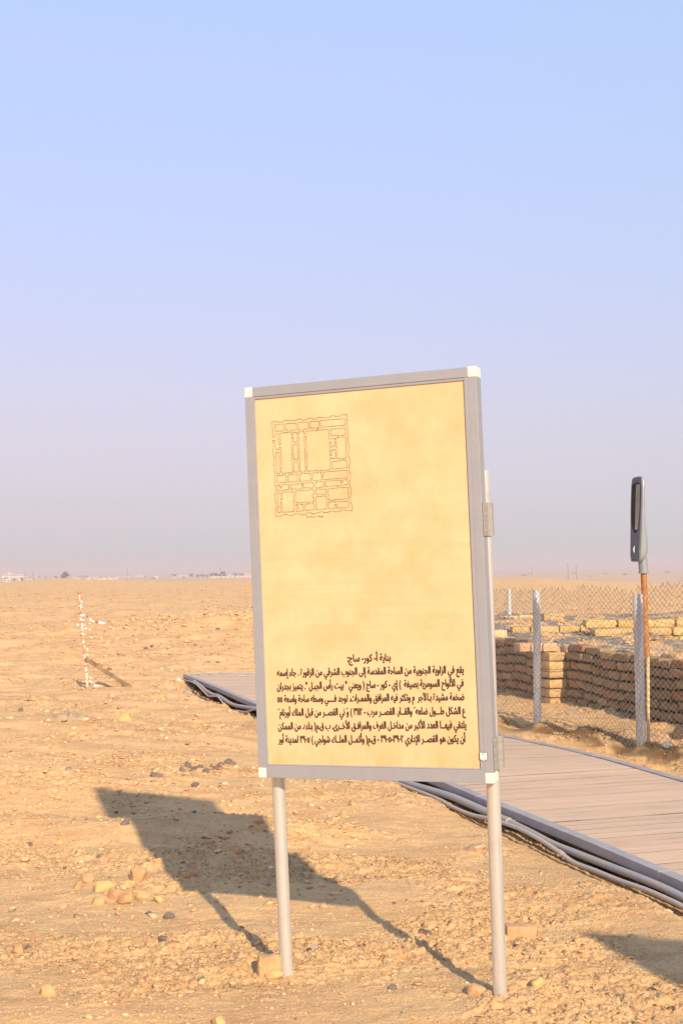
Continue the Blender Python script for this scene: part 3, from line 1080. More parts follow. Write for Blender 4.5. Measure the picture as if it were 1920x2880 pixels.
def put_text(mb, s, u0, u1, wbase0, wbase1, size, bold, y):
    """text stretched between u0 and u1 on a base line from wbase0 (left) to wbase1 (right)"""
    V, F = text_mesh(s, 0.0)
    if not len(V): return
    a, c = V[:, 0].min(), V[:, 0].max()
    k = (V[:, 0] - a) / (c - a)
    u = u0 + k * (u1 - u0)
    w = wbase0 + k * (wbase1 - wbase0) + V[:, 1] * size
    # heavy face: the outline struck several times, each a hair in front of the last
    hits = [(0, 0)] if not bold else [(0, 0), (1, .5), (-1, -.5), (.5, -1), (-.5, 1)]
    for i_, (du, dw) in enumerate(hits):
        mb.add([SM @ Vector((uu + du * bold * size, y - .00007 * i_, ww + dw * bold * size)) for uu, ww in zip(u, w)], F)


ZX, ZY, ZS = 740.0, 1800.0, 2.24
LINES = [  # words, left and right end and base line in the close-up of the photograph
    ('بناية أ- كور- ساج:', 532, 803, 137, 131),
    ('يقع في الزاوية الجنوبية من الساحة المقدسة إلى الجنوب الشرقي من الزقورة . جاء إسمه', 89, 1263, 227, 208),
    ('في الألواح السومرية بصيغة  ( إي - كور - ساج ) ويعني " بيت رأس الجبـل ". يتميز بجدران', 89, 1262, 313, 292),
    ('ضخمة مشيدة بـالآجر  م وتكثر فيه المرافق والممـرات. توجد فــــي وسطه ساحة واسعة ٥٥', 92, 1266, 393, 379),
    ('ع الشكل طـــول ضلعه َ والقــار. القصــر مرب - ٣١١٢ ( وَ ني القصــر من قبل الملك أورنام َ', 97, 1276, 478, 467),
    ('يلتقي فيهــا العدد الأكبر من مداخـل الغرف والمرافـق الأخــرى. ب ق.م) بناءه. من الممكن', 96, 1279, 564, 556),
    ('أن يكون هو القصــر الإداري ٣٩٠٢-٣٩٠٥ - ق.م) وأكمــل الملــك شولجي ( ٣٩٠٥ لمدينة أور', 97, 1274, 648, 643)]
txt = MB()
for s, a, c, bl0, bl1 in LINES:
    s = s.replace('٣٩٠٢-٣٩٠٥', '\u0001')
    v = shape_ar(s).replace('\u0001', '٣٩٠٥-٣٩٠٢')
    v = v.replace('ء', '\ufe80')
    u0, w0 = board_uv(ZX + a / ZS, ZY + bl0 / ZS)
    u1, w1 = board_uv(ZX + c / ZS, ZY + bl1 / ZS)
    put_text(txt, v, u0, u1, w0, w1, 0.0415, 0.033, PANEL_Y - .0012)
txt.build('lettering', M_INK, sign)
cap = MB()
u0, w0 = board_uv(760 + 675 / 6.533, 1150 + 2002 / 6.533); u1, w1 = board_uv(760 + 975 / 6.533, 1150 + 1984 / 6.533)
put_text(cap, 'E-Kur-Sag', u0, u1, w0, w1, 0.0125, 0.0, PANEL_Y - .0012)
cap.build('caption', M_LINE, sign)

PLAN = [
    [(92,578),(42,578),(42,600),(60,625),(62,715),(50,740),(55,840),(70,870),(75,1000),(65,1020),(70,1130),(85,1160),(90,1265),(75,1290),(80,1385),(98,1410),(100,1550),(85,1570),(85,1690),(105,1710),(110,1830),(95,1850),(100,1970),(215,1968),(230,1945),(310,1938),(335,1958),(425,1955),(440,1930),(545,1925),(570,1945),(655,1945),(665,1915),(745,1905),(770,1925),(845,1925),(865,1900),(960,1888),(975,1905),(1070,1905),(1085,1880),(1170,1872),(1180,1890),(1290,1885),(1300,1858),(1375,1850),(1395,1870),(1505,1870),(1500,1750),(1475,1720),(1470,1590),(1488,1570),(1485,1460),(1465,1430),(1465,1295),(1475,1270),(1470,1180),(1455,1160),(1450,1040),(1465,1010),(1460,900),(1440,880),(1435,765),(1450,740),(1445,640),(1425,610),(1420,520),(1430,490),(1425,380),(1410,355),(1405,235),(1412,225),(1405,100),(1300,108),(1290,128),(1195,138),(1180,122),(1095,132),(1085,155),(975,165),(955,148),(880,152),(860,178),(785,185),(765,165),(685,172),(670,195),(578,205),(565,182),(485,192),(470,208),(360,220),(345,205),(255,212),(238,238),(140,243),(125,228),(30,230),(38,360),(50,375),(55,420),(45,445),(42,515),(95,512),(90,458),(150,455),(160,655),(192,655),(182,450),(215,445),(215,400),(95,410),(85,290),(250,275),(262,388),(240,405),(243,438),(335,435),(330,395),(290,390),(285,270),(475,258),(488,378),(365,395),(365,432),(385,435),(390,475),(415,475),(418,430),(485,425),(495,468),(520,465),(520,425),(550,420),(550,378),(520,378),(510,250),(700,238),(708,362),(590,378),(590,415),(615,415),(625,462),(650,462),(655,410),(868,392),(865,345),(740,355),(732,232),(895,220),(893,242),(920,240),(922,212),(1370,178),(1375,298),(935,335),(925,268),(898,270),(900,345),(875,348),(875,388),(1072,375),(1085,568)],
    [(92,578),(100,745),(160,748),(165,705),(195,705),(208,1105),(175,1108),(162,795),(105,797),(120,1190),(180,1185),(180,1140),(205,1140),(212,1180),(245,1180),(243,1220),(125,1225),(125,1362),(295,1350),(290,1210),(270,1210),(270,1175),(365,1168),(370,1208),(330,1212),(328,1345),(505,1332),(500,1200),(395,1208),(395,1165),(410,1160),(415,1125),(435,1125),(445,1160),(520,1158),(520,1118),(550,1118),(555,1155),(585,1150),(585,1190),(540,1195),(545,1330),(700,1318),(702,1358),(600,1366),(615,1450),(740,1445),(740,1488),(532,1508),(530,1470),(590,1462),(585,1372),(375,1388),(378,1475),(495,1468),(498,1508),(465,1512),(465,1720),(518,1722),(520,1755),(470,1762),(475,1785),(508,1795),(510,1830),(478,1840),(480,1880),(610,1872),(605,1755),(555,1755),(558,1722),(725,1708),(728,1740),(640,1750),(645,1865),(808,1852),(800,1735),(770,1735),(770,1705),(805,1702),(800,1618),(775,1618),(775,1575),(798,1572),(795,1490),(770,1488),(770,1455),(795,1450),(790,1352),(735,1355),(735,1322),(748,1318),(742,1178),(620,1188),(620,1150),(645,1148),(650,1108),(678,1108),(685,1145),(880,1130),(882,1168),(775,1178),(785,1312),(865,1310),(868,1345),(830,1350),(835,1440),(855,1445),(855,1480),(832,1485),(838,1568),(958,1560),(960,1605),(840,1612),(848,1852),(1040,1835),(1032,1605),(998,1605),(995,1562),(1028,1560),(1025,1470),(892,1478),(890,1440),(980,1432),(975,1335),(905,1340),(905,1305),(1422,1262),(1415,1125),(975,1160),(972,1258),(945,1260),(938,1165),(915,1162),(915,1132),(1102,1115),(1098,895),(1122,890),(1132,915),(1190,910),(1200,880),(1222,880),(1230,908),(1300,905),(1302,948),(1135,968),(1142,1105),(1412,1080),(1405,945),(1338,945),(1335,908),(1402,900),(1388,515),(1320,515),(1318,480),(1382,472),(1378,345),(1112,372),(1118,492),(1275,482),(1278,515),(1218,525),(1210,568),(1190,568),(1182,530),(1118,540),(1115,568)],
    [(388,512),(418,512),(428,612),(498,608),(495,508),(522,508),(548,1085),(515,1088),(508,972),(440,978),(435,1095),(408,1092),(395,810),(428,808),(440,935),(510,925),(498,652),(422,655),(428,772),(395,775),(388,512)],
    [(622,500),(655,498),(678,1078),(645,1080),(622,500)],
    [(1085,608),(1112,608),(1125,698),(1182,692),(1182,602),(1215,602),(1222,850),(1200,855),(1188,742),(1128,748),(1132,855),(1100,858),(1085,608)],
    [(1008,1330),(1300,1308),(1302,1355),(1325,1355),(1330,1305),(1420,1298),(1428,1385),(1280,1402),(1280,1445),(1430,1435),(1440,1645),(1168,1668),(1170,1710),(1440,1690),(1445,1805),(1225,1822),(1218,1750),(1188,1752),(1190,1832),(1075,1835),(1068,1715),(1130,1710),(1132,1670),(1070,1678),(1060,1470),(1245,1450),(1245,1408),(1010,1425),(1008,1330)],
    [(130,1545),(185,1540),(190,1675),(218,1675),(212,1530),(240,1528),(240,1490),(130,1498),(128,1405),(180,1400),(182,1450),(205,1448),(215,1395),(342,1385),(345,1475),(272,1490),(278,1530),(425,1520),(440,1885),(230,1900),(215,1715),(190,1715),(190,1770),(175,1800),(190,1805),(195,1905),(145,1908),(140,1800),(155,1790),(140,1770),(130,1545)]]
pl = MB()
hw = 0.00125
for poly in PLAN:
    uv = [board_uv(760 + x / 6.533, 1150 + y / 6.533) for x, y in poly]
    for (ua, wa), (ub, wb) in zip(uv[:-1], uv[1:]):
        L = math.hypot(ub - ua, wb - wa)
        if L < 1e-5: continue
        n = max(1, int(L / 0.012))
        tx, tz = (ub - ua) / L, (wb - wa) / L
        for k in range(n):
            f0, f1 = k / n, (k + (0.86 if n > 1 else 1.0)) / n
            h_ = hw * random.uniform(.7, 1.15)
            p = [(ua + (ub - ua) * f0, wa + (wb - wa) * f0), (ua + (ub - ua) * f1, wa + (wb - wa) * f1)]
            q = [(p[0][0] - tz * h_, p[0][1] + tx * h_), (p[0][0] + tz * h_, p[0][1] - tx * h_),
                 (p[1][0] + tz * h_, p[1][1] - tx * h_), (p[1][0] - tz * h_, p[1][1] + tx * h_)]
            pl.add([SM @ Vector((a, PANEL_Y - .001 - .00005 * (k % 2), c)) for a, c in q], [(0, 1, 2, 3)])
pl.build('ground_plan', M_LINE, sign)

# sticker on the right stile: a small white shield with a dark rim
SHIELD = [(0, 10), (10, 7), (20, 10), (29, 3), (34, 10), (31, 20), (33, 32), (34, 45), (30, 58), (18, 64), (6, 66), (0, 70)]
cu, cw = board_uv(1320 + 515 / 13.07, 2060 + 905 / 13.07, 0)
k_ = 0.0303 / 2 / 34


def shield(y, grow):
    pts = [(x, z) for x, z in SHIELD]
    full = pts + [(-x, z) for x, z in pts[::-1][1:-1]]
    return [SM @ Vector((cu + x * k_ * grow, y, cw - (z - 38) * k_ * 1.22 * grow)) for x, z in full]


def shield_mb(y, g, th_):
    a = shield(y, g); c = shield(y + th_, g); n = len(a)
    return MB().add(a + c, [tuple(range(n)), tuple(range(2 * n - 1, n - 1, -1))] + [(i, n + i, n + (i + 1) % n, (i + 1) % n) for i in range(n)])


stk = shield_mb(-0.0006, 1.08, .0006).build('sticker', M_BLACK, sign)
shield_mb(-0.0012, 0.96, .0005).build('sticker_face', M_WHITE, stk)
st = MB()
put_text(st, 'PL', cu - .0075, cu + .0075, cw + .0045, cw + .004, 0.013, 0.0, -0.0016)
put_text(st, 'PL NYLON', cu - .0105, cu + .0105, cw - .0062, cw - .0066, 0.0042, 0.01, -0.0016)
put_text(st, 'WANDER', cu - .0075, cu + .0085, cw - .0128, cw - .0132, 0.0042, 0.02, -0.0016)
st.build('sticker_print', M_BLACK, stk)

# unseen copy of the sign, added right of the frame to cast a shadow
shadow_sign = copy_tree(sign)
tag(shadow_sign, 'unseen copy of the sign added right of the view to cast the soft shadow at lower right', 'sign')
shadow_sign.location = Vector((3.28, 1.61, 0.0))
shadow_sign.rotation_euler = (0, 0, R(-4))

# ------------------------------------------------------------------ boardwalk


def plank_mat():
    m, nt, b = mat_new('grooved_decking')
    ang = math.atan2(BWN.y, BWN.x)
    co = obj_co(nt, (0.7, 22, 22), (0, 0, 0))
    t = nt.nodes.new('ShaderNodeTexCoord')
    vr = nt.nodes.new('ShaderNodeVectorRotate'); vr.rotation_type = 'Z_AXIS'; vr.inputs['Angle'].default_value = -ang
    nt.links.new(t.outputs['Object'], vr.inputs['Vector'])
    mp = nt.nodes.new('ShaderNodeMapping'); mp.inputs['Scale'].default_value = (0.8, 14, 14)
    nt.links.new(vr.outputs['Vector'], mp.inputs['Vector'])
    a = nd(nt, 'ShaderNodeAttribute', attribute_name='tint')
    f = ramp(nt, noise(nt, mp.outputs['Vector'], 2.6, 7, 0.7), 0.35, 0.68)
    c = mixc(nt, f, (0.80, 0.80, 0.82), (1.06, 1.05, 1.03))
    c = mixc(nt, 1.0, a.outputs['Color'], c, 'MULTIPLY')
    g = ramp(nt, noise(nt, mp.outputs['Vector'], 5.5, 6, 0.75), 0.62, 0.72)
    c = mixc(nt, nt_mul(nt, g, 0.55), c, (0.30, 0.24, 0.20))
    dn = ramp(nt, noise(nt, obj_co(nt), 1.6, 5, 0.6), 0.45, 0.68)
    c = mixc(nt, nt_mul(nt, dn, 0.45), c, (0.60, 0.405, 0.255))
    nt.links.new(c, b.inputs['Base Color'])
    b.inputs['Roughness'].default_value = 0.8
    b.inputs['Specular IOR Level'].default_value = 0.2
    bump(nt, b, noise(nt, mp.outputs['Vector'], 9, 5, 0.7), 0.4, 0.003)
    return m


M_DECK = plank_mat()
M_EDGE = simple('grey_edge_trim', (0.37, 0.335, 0.33), 0.5, 0.1, 0.15, 8, 90, 0.06, col2=(0.30, 0.265, 0.26))
M_TIMBER = simple('old_timber', (0.20, 0.135, 0.085), 0.9, 0, 0.3, 20, 60, 0.4)

walk = empty('boardwalk', BW0, 'long wooden boardwalk with grey edging running away to the left behind the sign', 'boardwalk')
walk['kind'] = 'structure'


def sagz(s, t):
    """the walk tips a little to its right, more with distance"""
    tt = t / BW_W
    return BW_Z - 0.075 * tt * tt * sst(np.array(s), 3.5, 7.0).item() + 0.004 * math.sin(s * 1.7)


deck = MB()
s = BW_START
PW = 0.142
end_w = 0.42
while s < BW_END - end_w - 0.02:
    w = PW
    col = np.array((0.615, 0.43, 0.295)) * random.uniform(0.92, 1.06)
    col[0] *= random.uniform(.98, 1.02)
    gap = random.choice([.0018, .0025, .003, .005, .008, .002, .003, .018])
    deck.cur = tuple(col)
    n = 6
    lift = random.uniform(-.0015, .0015)
    vs = []
    for i in range(n + 1):
        t = 0.065 + (BW_W - 0.06 - 0.065) * i / n
        for (ds, dz) in ((0.0, -.004), (0.003, 0), (w - gap - .003, 0), (w - gap, -.004), (w - gap, -.028), (0.0, -.028)):
            vs.append(bw(s + ds, t, sagz(s + ds, t) + dz + lift - .001))
    fs = []
    for i in range(n):
        for k in range(6):
            k2 = (k + 1) % 6
            fs.append((i * 6 + k, i * 6 + k2, (i + 1) * 6 + k2, (i + 1) * 6 + k))
    fs += [tuple(range(6)), tuple(n * 6 + k for k in range(5, -1, -1))]
    c0 = len(deck.c)
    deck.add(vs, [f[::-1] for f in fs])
    dirt_or_shade = tuple(np.array((0.13, 0.085, 0.055)) * random.uniform(.6, 2.2))  # near edges of the planks coloured dark so the gaps look shaded
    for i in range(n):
        for k in (0, 5): deck.c[c0 + i * 6 + k] = dirt_or_shade
    s += w
# end border boards lie along the walk
t = 0.0
s0_, s1_ = BW_END - end_w, BW_END
while t < BW_W - .02:
    w = min(0.19, BW_W - t)
    deck.cur = tuple(np.array((0.50, 0.385, 0.31)) * random.uniform(.92, 1.05))
    z = sagz(s0_, t)
    a = [bw(s0_, t + .003, z), bw(s0_, t + w - .019, z), bw(s1_, t + w - .019, z), bw(s1_, t + .003, z)]
    deck.add(a + [p - Vector((0, 0, .028)) for p in a], [(0, 1, 2, 3), (7, 6, 5, 4), (0, 4, 5, 1), (1, 5, 6, 2), (2, 6, 7, 3), (3, 7, 4, 0)])
    t += w
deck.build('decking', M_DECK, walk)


def edge_strip(name, t0, t1, ztop, zbot, s_breaks, mat, drop=0.0):
    for sa, sb in zip(s_breaks[:-1], s_breaks[1:]):
        n = max(2, int((sb - sa) / .4))
        jog = random.uniform(-.003, .003)
        vs, fs = [], []
        for i in range(n + 1):
            s = sa + .003 + (sb - sa - .006) * i / n
            z = sagz(s, max(0, min(BW_W, (t0 + t1) / 2)))
            for (tt, zz) in ((t0 + jog, zbot), (t0 + jog, ztop), (t1 + jog, ztop), (t1 + jog, zbot)):
                vs.append(bw(s, tt, z + zz))
        for i in range(n):
            for k in range(4):
                k2 = (k + 1) % 4
                fs.append((i * 4 + k, (i + 1) * 4 + k, (i + 1) * 4 + k2, i * 4 + k2))
        fs += [(3, 2, 1, 0), tuple(n * 4 + k for k in range(4))]
        MB().add(vs, [f[::-1] for f in fs]).build(name, mat, walk, bevel=.002)


edge_strip('edge_board', -0.012, 0.064, 0.004, -0.052, [BW_START, -3.4, -1.0, 0.08, 2.6, 5.2, 7.8, 10.2, 12.9, BW_END - 0.85, BW_END - end_w], M_EDGE)
edge_strip('edge_board', -0.012, 0.0, 0.004, -0.052, [BW_END - end_w, BW_END], M_EDGE)
edge_strip('side_rail', BW_W - 0.055, BW_W + 0.02, 0.008, -0.05, [BW_START, -2.9, -.2, 2.3, 4.1, 6.0, 8.2, 10.8, BW_END], M_EDGE)
# end fascia
e0, e1 = bw(BW_END + .002, -.01), bw(BW_END + .002, BW_W)
MB().add([e0 + Vector((0, 0, BW_Z - .05)), e1 + Vector((0, 0, .02)), e1 + Vector((0, 0, .075)), e0 + Vector((0, 0, BW_Z + .003)),
          e0 + BWD * .012 + Vector((0, 0, BW_Z - .05)), e1 + BWD * .012 + Vector((0, 0, .02)), e1 + BWD * .012 + Vector((0, 0, .075)), e0 + BWD * .012 + Vector((0, 0, BW_Z + .003))],
         [(0, 1, 2, 3), (7, 6, 5, 4), (0, 4, 5, 1), (1, 5, 6, 2), (2, 6, 7, 3), (3, 7, 4, 0)]).build('end_board', M_EDGE, walk)
# joists across, just seen below the edge board
k = 0
s = BW_START + .2
while s < BW_END - .3:
    MB().add([bw(s, .05, -.16), bw(s + .055, .05, -.16), bw(s + .055, BW_W - .05, -.16), bw(s, BW_W - .05, -.16),
              bw(s, .05, .052), bw(s + .055, .05, .052), bw(s + .055, BW_W - .05, .0), bw(s, BW_W - .05, .0)],
             [(0, 3, 2, 1), (4, 5, 6, 7), (0, 1, 5, 4), (1, 2, 6, 5), (2, 3, 7, 6), (3, 0, 4, 7)]).build('joist', M_TIMBER, walk)
    s += 0.62
# battens under the left edge
edge_strip('bearer', 0.03, 0.075, -0.056, -0.085, [BW_START, -2.2, 0.6, 3.4, 6.2, 9.0, 11.8, BW_END - .1], M_TIMBER)

# ------------------------------------------------------------------ conduits along the walk
M_PVC = simple('grey_conduit', (0.30, 0.295, 0.32), 0.5, 0, 0.1, 7, 0, col2=(0.40, 0.31, 0.225))
M_PVC2 = simple('pale_conduit', (0.38, 0.35, 0.34), 0.5, 0, 0.1, 7, 0, col2=(0.46, 0.35, 0.25))


def on_side(px, py, off):
    return at_plane(px, py, bw(0, -off), BWN)


def smooth_path(pts, n=8):
    P = [Vector(p) for p in pts]
    P = [P[0] * 2 - P[1]] + P + [P[-1] * 2 - P[-2]]
    out = []
    for i in range(1, len(P) - 2):
        a, b, c, d = P[i - 1], P[i], P[i + 1], P[i + 2]
        for k in range(n):
            t = k / n
            out.append(0.5 * ((2 * b) + (c - a) * t + (2 * a - 5 * b + 4 * c - d) * t * t + (3 * b - a - 3 * c + d) * t ** 3))
    out.append(P[-2])
    return out


def conduit(pts, rad, mat, label, name='conduit', joints=()):
    g = empty(name, pts[len(pts) // 2], label, 'conduit')
    sp = smooth_path(pts)
    MB().tube(sp, rad, 14).build('pipe', mat, g, smooth=True)
    for q in joints:
        i = min(range(len(sp) - 1), key=lambda j: abs(j / len(sp) - q))
        d = (sp[i + 1] - sp[i]).normalized()
        MB().tube([sp[i] - d * .022, sp[i] + d * .022], rad * 1.22, 14).build('coupling', mat, g, smooth=True)
    return g


big_near = [(1380, 2290), (1430, 2309), (1487, 2336), (1552, 2370), (1621, 2398), (1707, 2432), (1793, 2465), (1862, 2494), (1920, 2522), (2020, 2572), (2200, 2668)]
sml_near = [(1110, 2200), (1121, 2205), (1184, 2229), (1236, 2250), (1278, 2273), (1325, 2292), (1372, 2303), (1413, 2315), (1466, 2335), (1528, 2368.5), (1573, 2398), (1614, 2427), (1676, 2451), (1745, 2479), (1814, 2503), (1879, 2531), (1920, 2551), (2020, 2606), (2200, 2712)]
mid_big = [(1120, 2188), (1147, 2204), (1220, 2226), (1273, 2243), (1325, 2265), (1369, 2285), (1400, 2299), (1432, 2312)]
conduit([on_side(x, y + 3, .055) for x, y in big_near], .0225, M_PVC, 'thick grey conduit under the near right edge of the boardwalk')
conduit([on_side(x, y, .115) for x, y in sml_near], .0145, M_PVC2, 'thin pale conduit lying outside the thick one, along the near boardwalk edge', joints=(.56,))
conduit([on_side(x, y, .06) for x, y in mid_big], .028, M_PVC, 'dusty thick conduit seen below the sign, left of the right post')
far_big = [(545, 1917), (553, 1922), (566, 1931), (580, 1943.5), (598, 1953.5), (613, 1957), (627, 1965), (642, 1975.6), (661, 1984), (681, 1988), (699, 1991), (720, 1994), (760, 2004)]
far_sml = [(509, 1909), (523, 1913.6), (538, 1918), (552, 1925), (564, 1937), (576.5, 1949.6), (586, 1958), (598, 1958.8), (612, 1960), (621, 1969.5), (631.6, 1985), (645.4, 2000), (656, 2001), (665, 1999), (683.7, 2002.4), (699, 2001), (714, 1995.5), (735, 1990)]
conduit([on_side(x, y, .07) for x, y in far_big], .024, M_PVC, 'thick grey conduit sagging below the far corner of the boardwalk')
conduit([on_side(x, y, .15) for x, y in far_sml], .0105, M_PVC2, 'thin pale conduit looping in the sand below the far corner of the boardwalk')
# capped stub of pipe poking from under the walk
p = on_side(1440, 2312, .03)
g = empty('pipe_stub', p, 'short off-white pipe stub poking out under the boardwalk right of the sign', 'pipe')
MB().tube([p + BWN * .12, p - BWN * .0, p - BWN * .03 - Vector((0, 0, .006))], .012, 12).build('pipe', M_CAP, g, smooth=True)
MB().tube([p - BWN * .028 - Vector((0, 0, .006)), p - BWN * .05 - Vector((0, 0, .01))], .0145, 12).build('cap', M_CAP, g, smooth=True)

# ------------------------------------------------------------------ chain-link fence
M_WIRE = simple('fence_wire', (0.29, 0.25, 0.21), 0.5, 0.3, 0.2, 15)
fence = empty('chain_link_fence', FEN_B, 'chain-link fence with grey round posts between the boardwalk and the brick ruin', 'fence')
A2 = FEN_A + FEN_D * 1.62
BEND = Vector((-0.30, 0.954, 0))
PATH = [FEN_B - FEN_D * 3.3, FEN_B - FEN_D * 1.65, FEN_B, FEN_A, A2, A2 + BEND * 2.0, A2 + BEND * 4.0]
cum = [0]
for a, c in zip(PATH[:-1], PATH[1:]): cum.append(cum[-1] + (c - a).length)


def fpt(s):
    for i in range(len(PATH) - 1):
        if s <= cum[i + 1] or i == len(PATH) - 2:
            f = (s - cum[i]) / (cum[i + 1] - cum[i])
            return PATH[i].lerp(PATH[i + 1], f)


tops = [1.50, 1.50, 1.485, 1.54, 1.52, 1.5, 1.5]
rads = [.044, .044, .046, .0415, .042, .042, .042]
for i, p in enumerate(PATH):
    base = Vector((p.x, p.y, hz(p.x, p.y) - .15))
    lean = Vector((-0.055, 0.02, 0)) * (1 if i != 3 else .35)
    if i == 2:
        top = at(1793, 1673, p.y + .02); base = at(1803, 2108, p.y) - Vector((0, 0, .12))
    elif i == 3:
        top = at(1508, 1661, p.y + .01); base = at(1511, 2060, p.y) - Vector((0, 0, .12))
    else: top = Vector((p.x, p.y, tops[i])) + lean
    po = MB().tube([base, base.lerp(top, .5), top], rads[i], 24).build('post', M_GALV, fence, smooth=True)
    d = (top - base).normalized()
    MB().tube([top, top + d * .006], rads[i] * 1.09, 24).build('post_cap', M_GALV, po, smooth=True)
p3b = at(1432, 1732, 24.0); p3t = at(1431, 1656, 24.0)
po = MB().tube([p3b - Vector((0, 0, .4)), p3t], .041, 20).build('post', M_GALV, fence, smooth=True)

# woven mesh: every wire zigzags upwards and hooks into its neighbours
pw_, qh = 0.0335, 0.0285
nw = int(cum[-1] / pw_)
W = MB()
fn = Vector((FEN_D.y, -FEN_D.x, 0))
vv, ff = [], []
base = 0
rw = 0.0028
for k in range(nw):
    s0 = k * pw_
    pc = fpt(s0)
    gz = hz(pc.x, pc.y)
    ztop = 1.56 + 0.03 * math.sin(s0 * 2.1) + random.uniform(-.012, .012)
    if s0 < cum[2]: ztop += 0.09 * min(1, (cum[2] - s0) / .8)
    else: ztop += 0.0 - .045 * math.exp(-((s0 - cum[2] - .0) / .5) ** 2) - (.05 if abs(s0 - cum[2] - .95) < .09 else 0)
    n = int((ztop - gz + .02) / qh)
    P = []
    for j in range(n + 1):
        z = gz - .02 + j * qh
        side = 1 if (j + k) % 2 == 0 else 0
        bulge = 0.022 * math.sin(s0 * 3.3 + z * 1.4) + .012 * math.sin(z * 7 + s0 * 5)
        ss = s0 + pw_ * (side * 1.06 - .03) + 0.012 * math.sin(z * 3.1 + s0 * 1.3) + .004 * math.sin(z * 17 + k)
        pp = fpt(max(0, min(cum[-1], ss)))
        P.append(Vector((pp.x, pp.y, z)) + fn * (bulge * .7 - .062 + rw * (1 if side else -1)))
    # barbed tip: the cut end leans over
    P.append(P[-1] + Vector((random.uniform(-.012, .012), 0, .02)))
    for j, p in enumerate(P):
        vv += [(p.x - rw, p.y, p.z), (p.x + rw * .5, p.y + rw * .86, p.z), (p.x + rw * .5, p.y - rw * .86, p.z)]
    for j in range(len(P) - 1):
        a = base + j * 3; c = a + 3
        for q in range(3):
            q2 = (q + 1) % 3
            ff.append((a + q, a + q2, c + q2, c + q))
    base += len(P) * 3
mesh_o = np_mesh('wire_mesh', np.array(vv) - np.array(FEN_B), np.array(ff), M_WIRE, smooth=True, parent=fence)


def line_wire(zs, sag, r=.0019):
    pts = []
    n = int(cum[-1] / .08)
    for i in range(n + 1):
        s_ = cum[-1] * i / n
        p = fpt(s_)
        seg = max(j for j in range(len(cum)) if cum[j] <= s_ + 1e-6)
        seg = min(seg, len(cum) - 2)
        f = (s_ - cum[seg]) / (cum[seg + 1] - cum[seg])
        z = zs + (-sag * 4 * f * (1 - f)) + .012 * math.sin(s_ * 6)
        pts.append(Vector((p.x, p.y, z)) - fn * .055)
    MB().tube(pts, r, 5).build('line_wire', M_WIRE, fence, smooth=True)


line_wire(1.30, .07); line_wire(.86, .015); line_wire(.50, .03); line_wire(.20, .02)

# ------------------------------------------------------------------ brick ruins
M_BRICK = tinted('fired_clay_brick', 16, 0.24, 0.93, 45, 0.7, 0.012)
M_MORT = simple('dark_bitumen_joint', (0.055, 0.045, 0.040), 0.95, 0, 0.3, 20, 30, 0.4)


PAL_RED = [(0.33, 0.20, 0.095), (0.30, 0.175, 0.082), (0.345, 0.175, 0.088), (0.29, 0.185, 0.095), (0.34, 0.14, 0.066), (0.38, 0.245, 0.12), (0.25, 0.15, 0.08)]
PAL_YEL = [(0.56, 0.39, 0.155), (0.60, 0.43, 0.18), (0.51, 0.335, 0.135), (0.57, 0.38, 0.165), (0.53, 0.36, 0.17)]


class Bricks:
    def __init__(self, seed):
        self.V, self.F, self.T, self.n = [], [], [], 0
        self.rg = np.random.default_rng(seed)

    def put(self, c, ang, L, D, Hh, col, erode=.10):  # one brick
        V, F = brick_geo(L, D, Hh, self.rg, erode)
        a = ang + self.rg.uniform(-.035, .035)
        ca, sa = math.cos(a), math.sin(a)
        ti = self.rg.uniform(-.03, .03)
        z = V[:, 2] + V[:, 0] * ti
        V = np.stack([V[:, 0] * ca - V[:, 1] * sa + c[0], V[:, 0] * sa + V[:, 1] * ca + c[1], z + c[2]], -1)
        self.V.append(V); self.F.append(F + self.n); self.n += len(V)
        t = np.array(col) * self.rg.uniform(.88, 1.1)
        self.T.append(np.repeat(t[None], len(F), 0))

    def run(self, a, b, z, Hh, D, pal, L=.31, jit=.012, sag=None, erode=.10, skip=0.0, off=0.0, inward=None):
        """one course from a to b; the face lies on the line, bricks go back by D"""
        a = Vector(a); b = Vector(b)
        d = (b - a); LL = d.length; d.normalize()
        nrm = inward if inward is not None else Vector((-d.y, d.x, 0))
        s = -off
        ang = math.atan2(d.y, d.x)
        while s < LL - .04:
            l = L * self.rg.uniform(.45, 1.25)
            e = min(s + l, LL)
            st = max(s, 0)
            if e - st > .07 and self.rg.uniform() > skip:
                m = a + d * ((st + e) / 2) + nrm * (D / 2 + self.rg.uniform(-jit, jit))
                zz = z + self.rg.uniform(-.006, .006) + (sag((st + e) / 2) if sag else 0)
                self.put((m.x, m.y, zz), ang, (e - st) - .008, D, Hh * self.rg.uniform(.9, 1.03), pal[self.rg.integers(len(pal))], erode)
            s = e + .006

    def build(self, name, parent, mat=M_BRICK):
        off = np.array(root_loc(parent))
        o = np_mesh(name, np.concatenate(self.V) - off, np.concatenate(self.F), mat, np.concatenate(self.T), smooth=True, parent=parent)
        o.data.set_sharp_from_angle(angle=R(50))
        return o


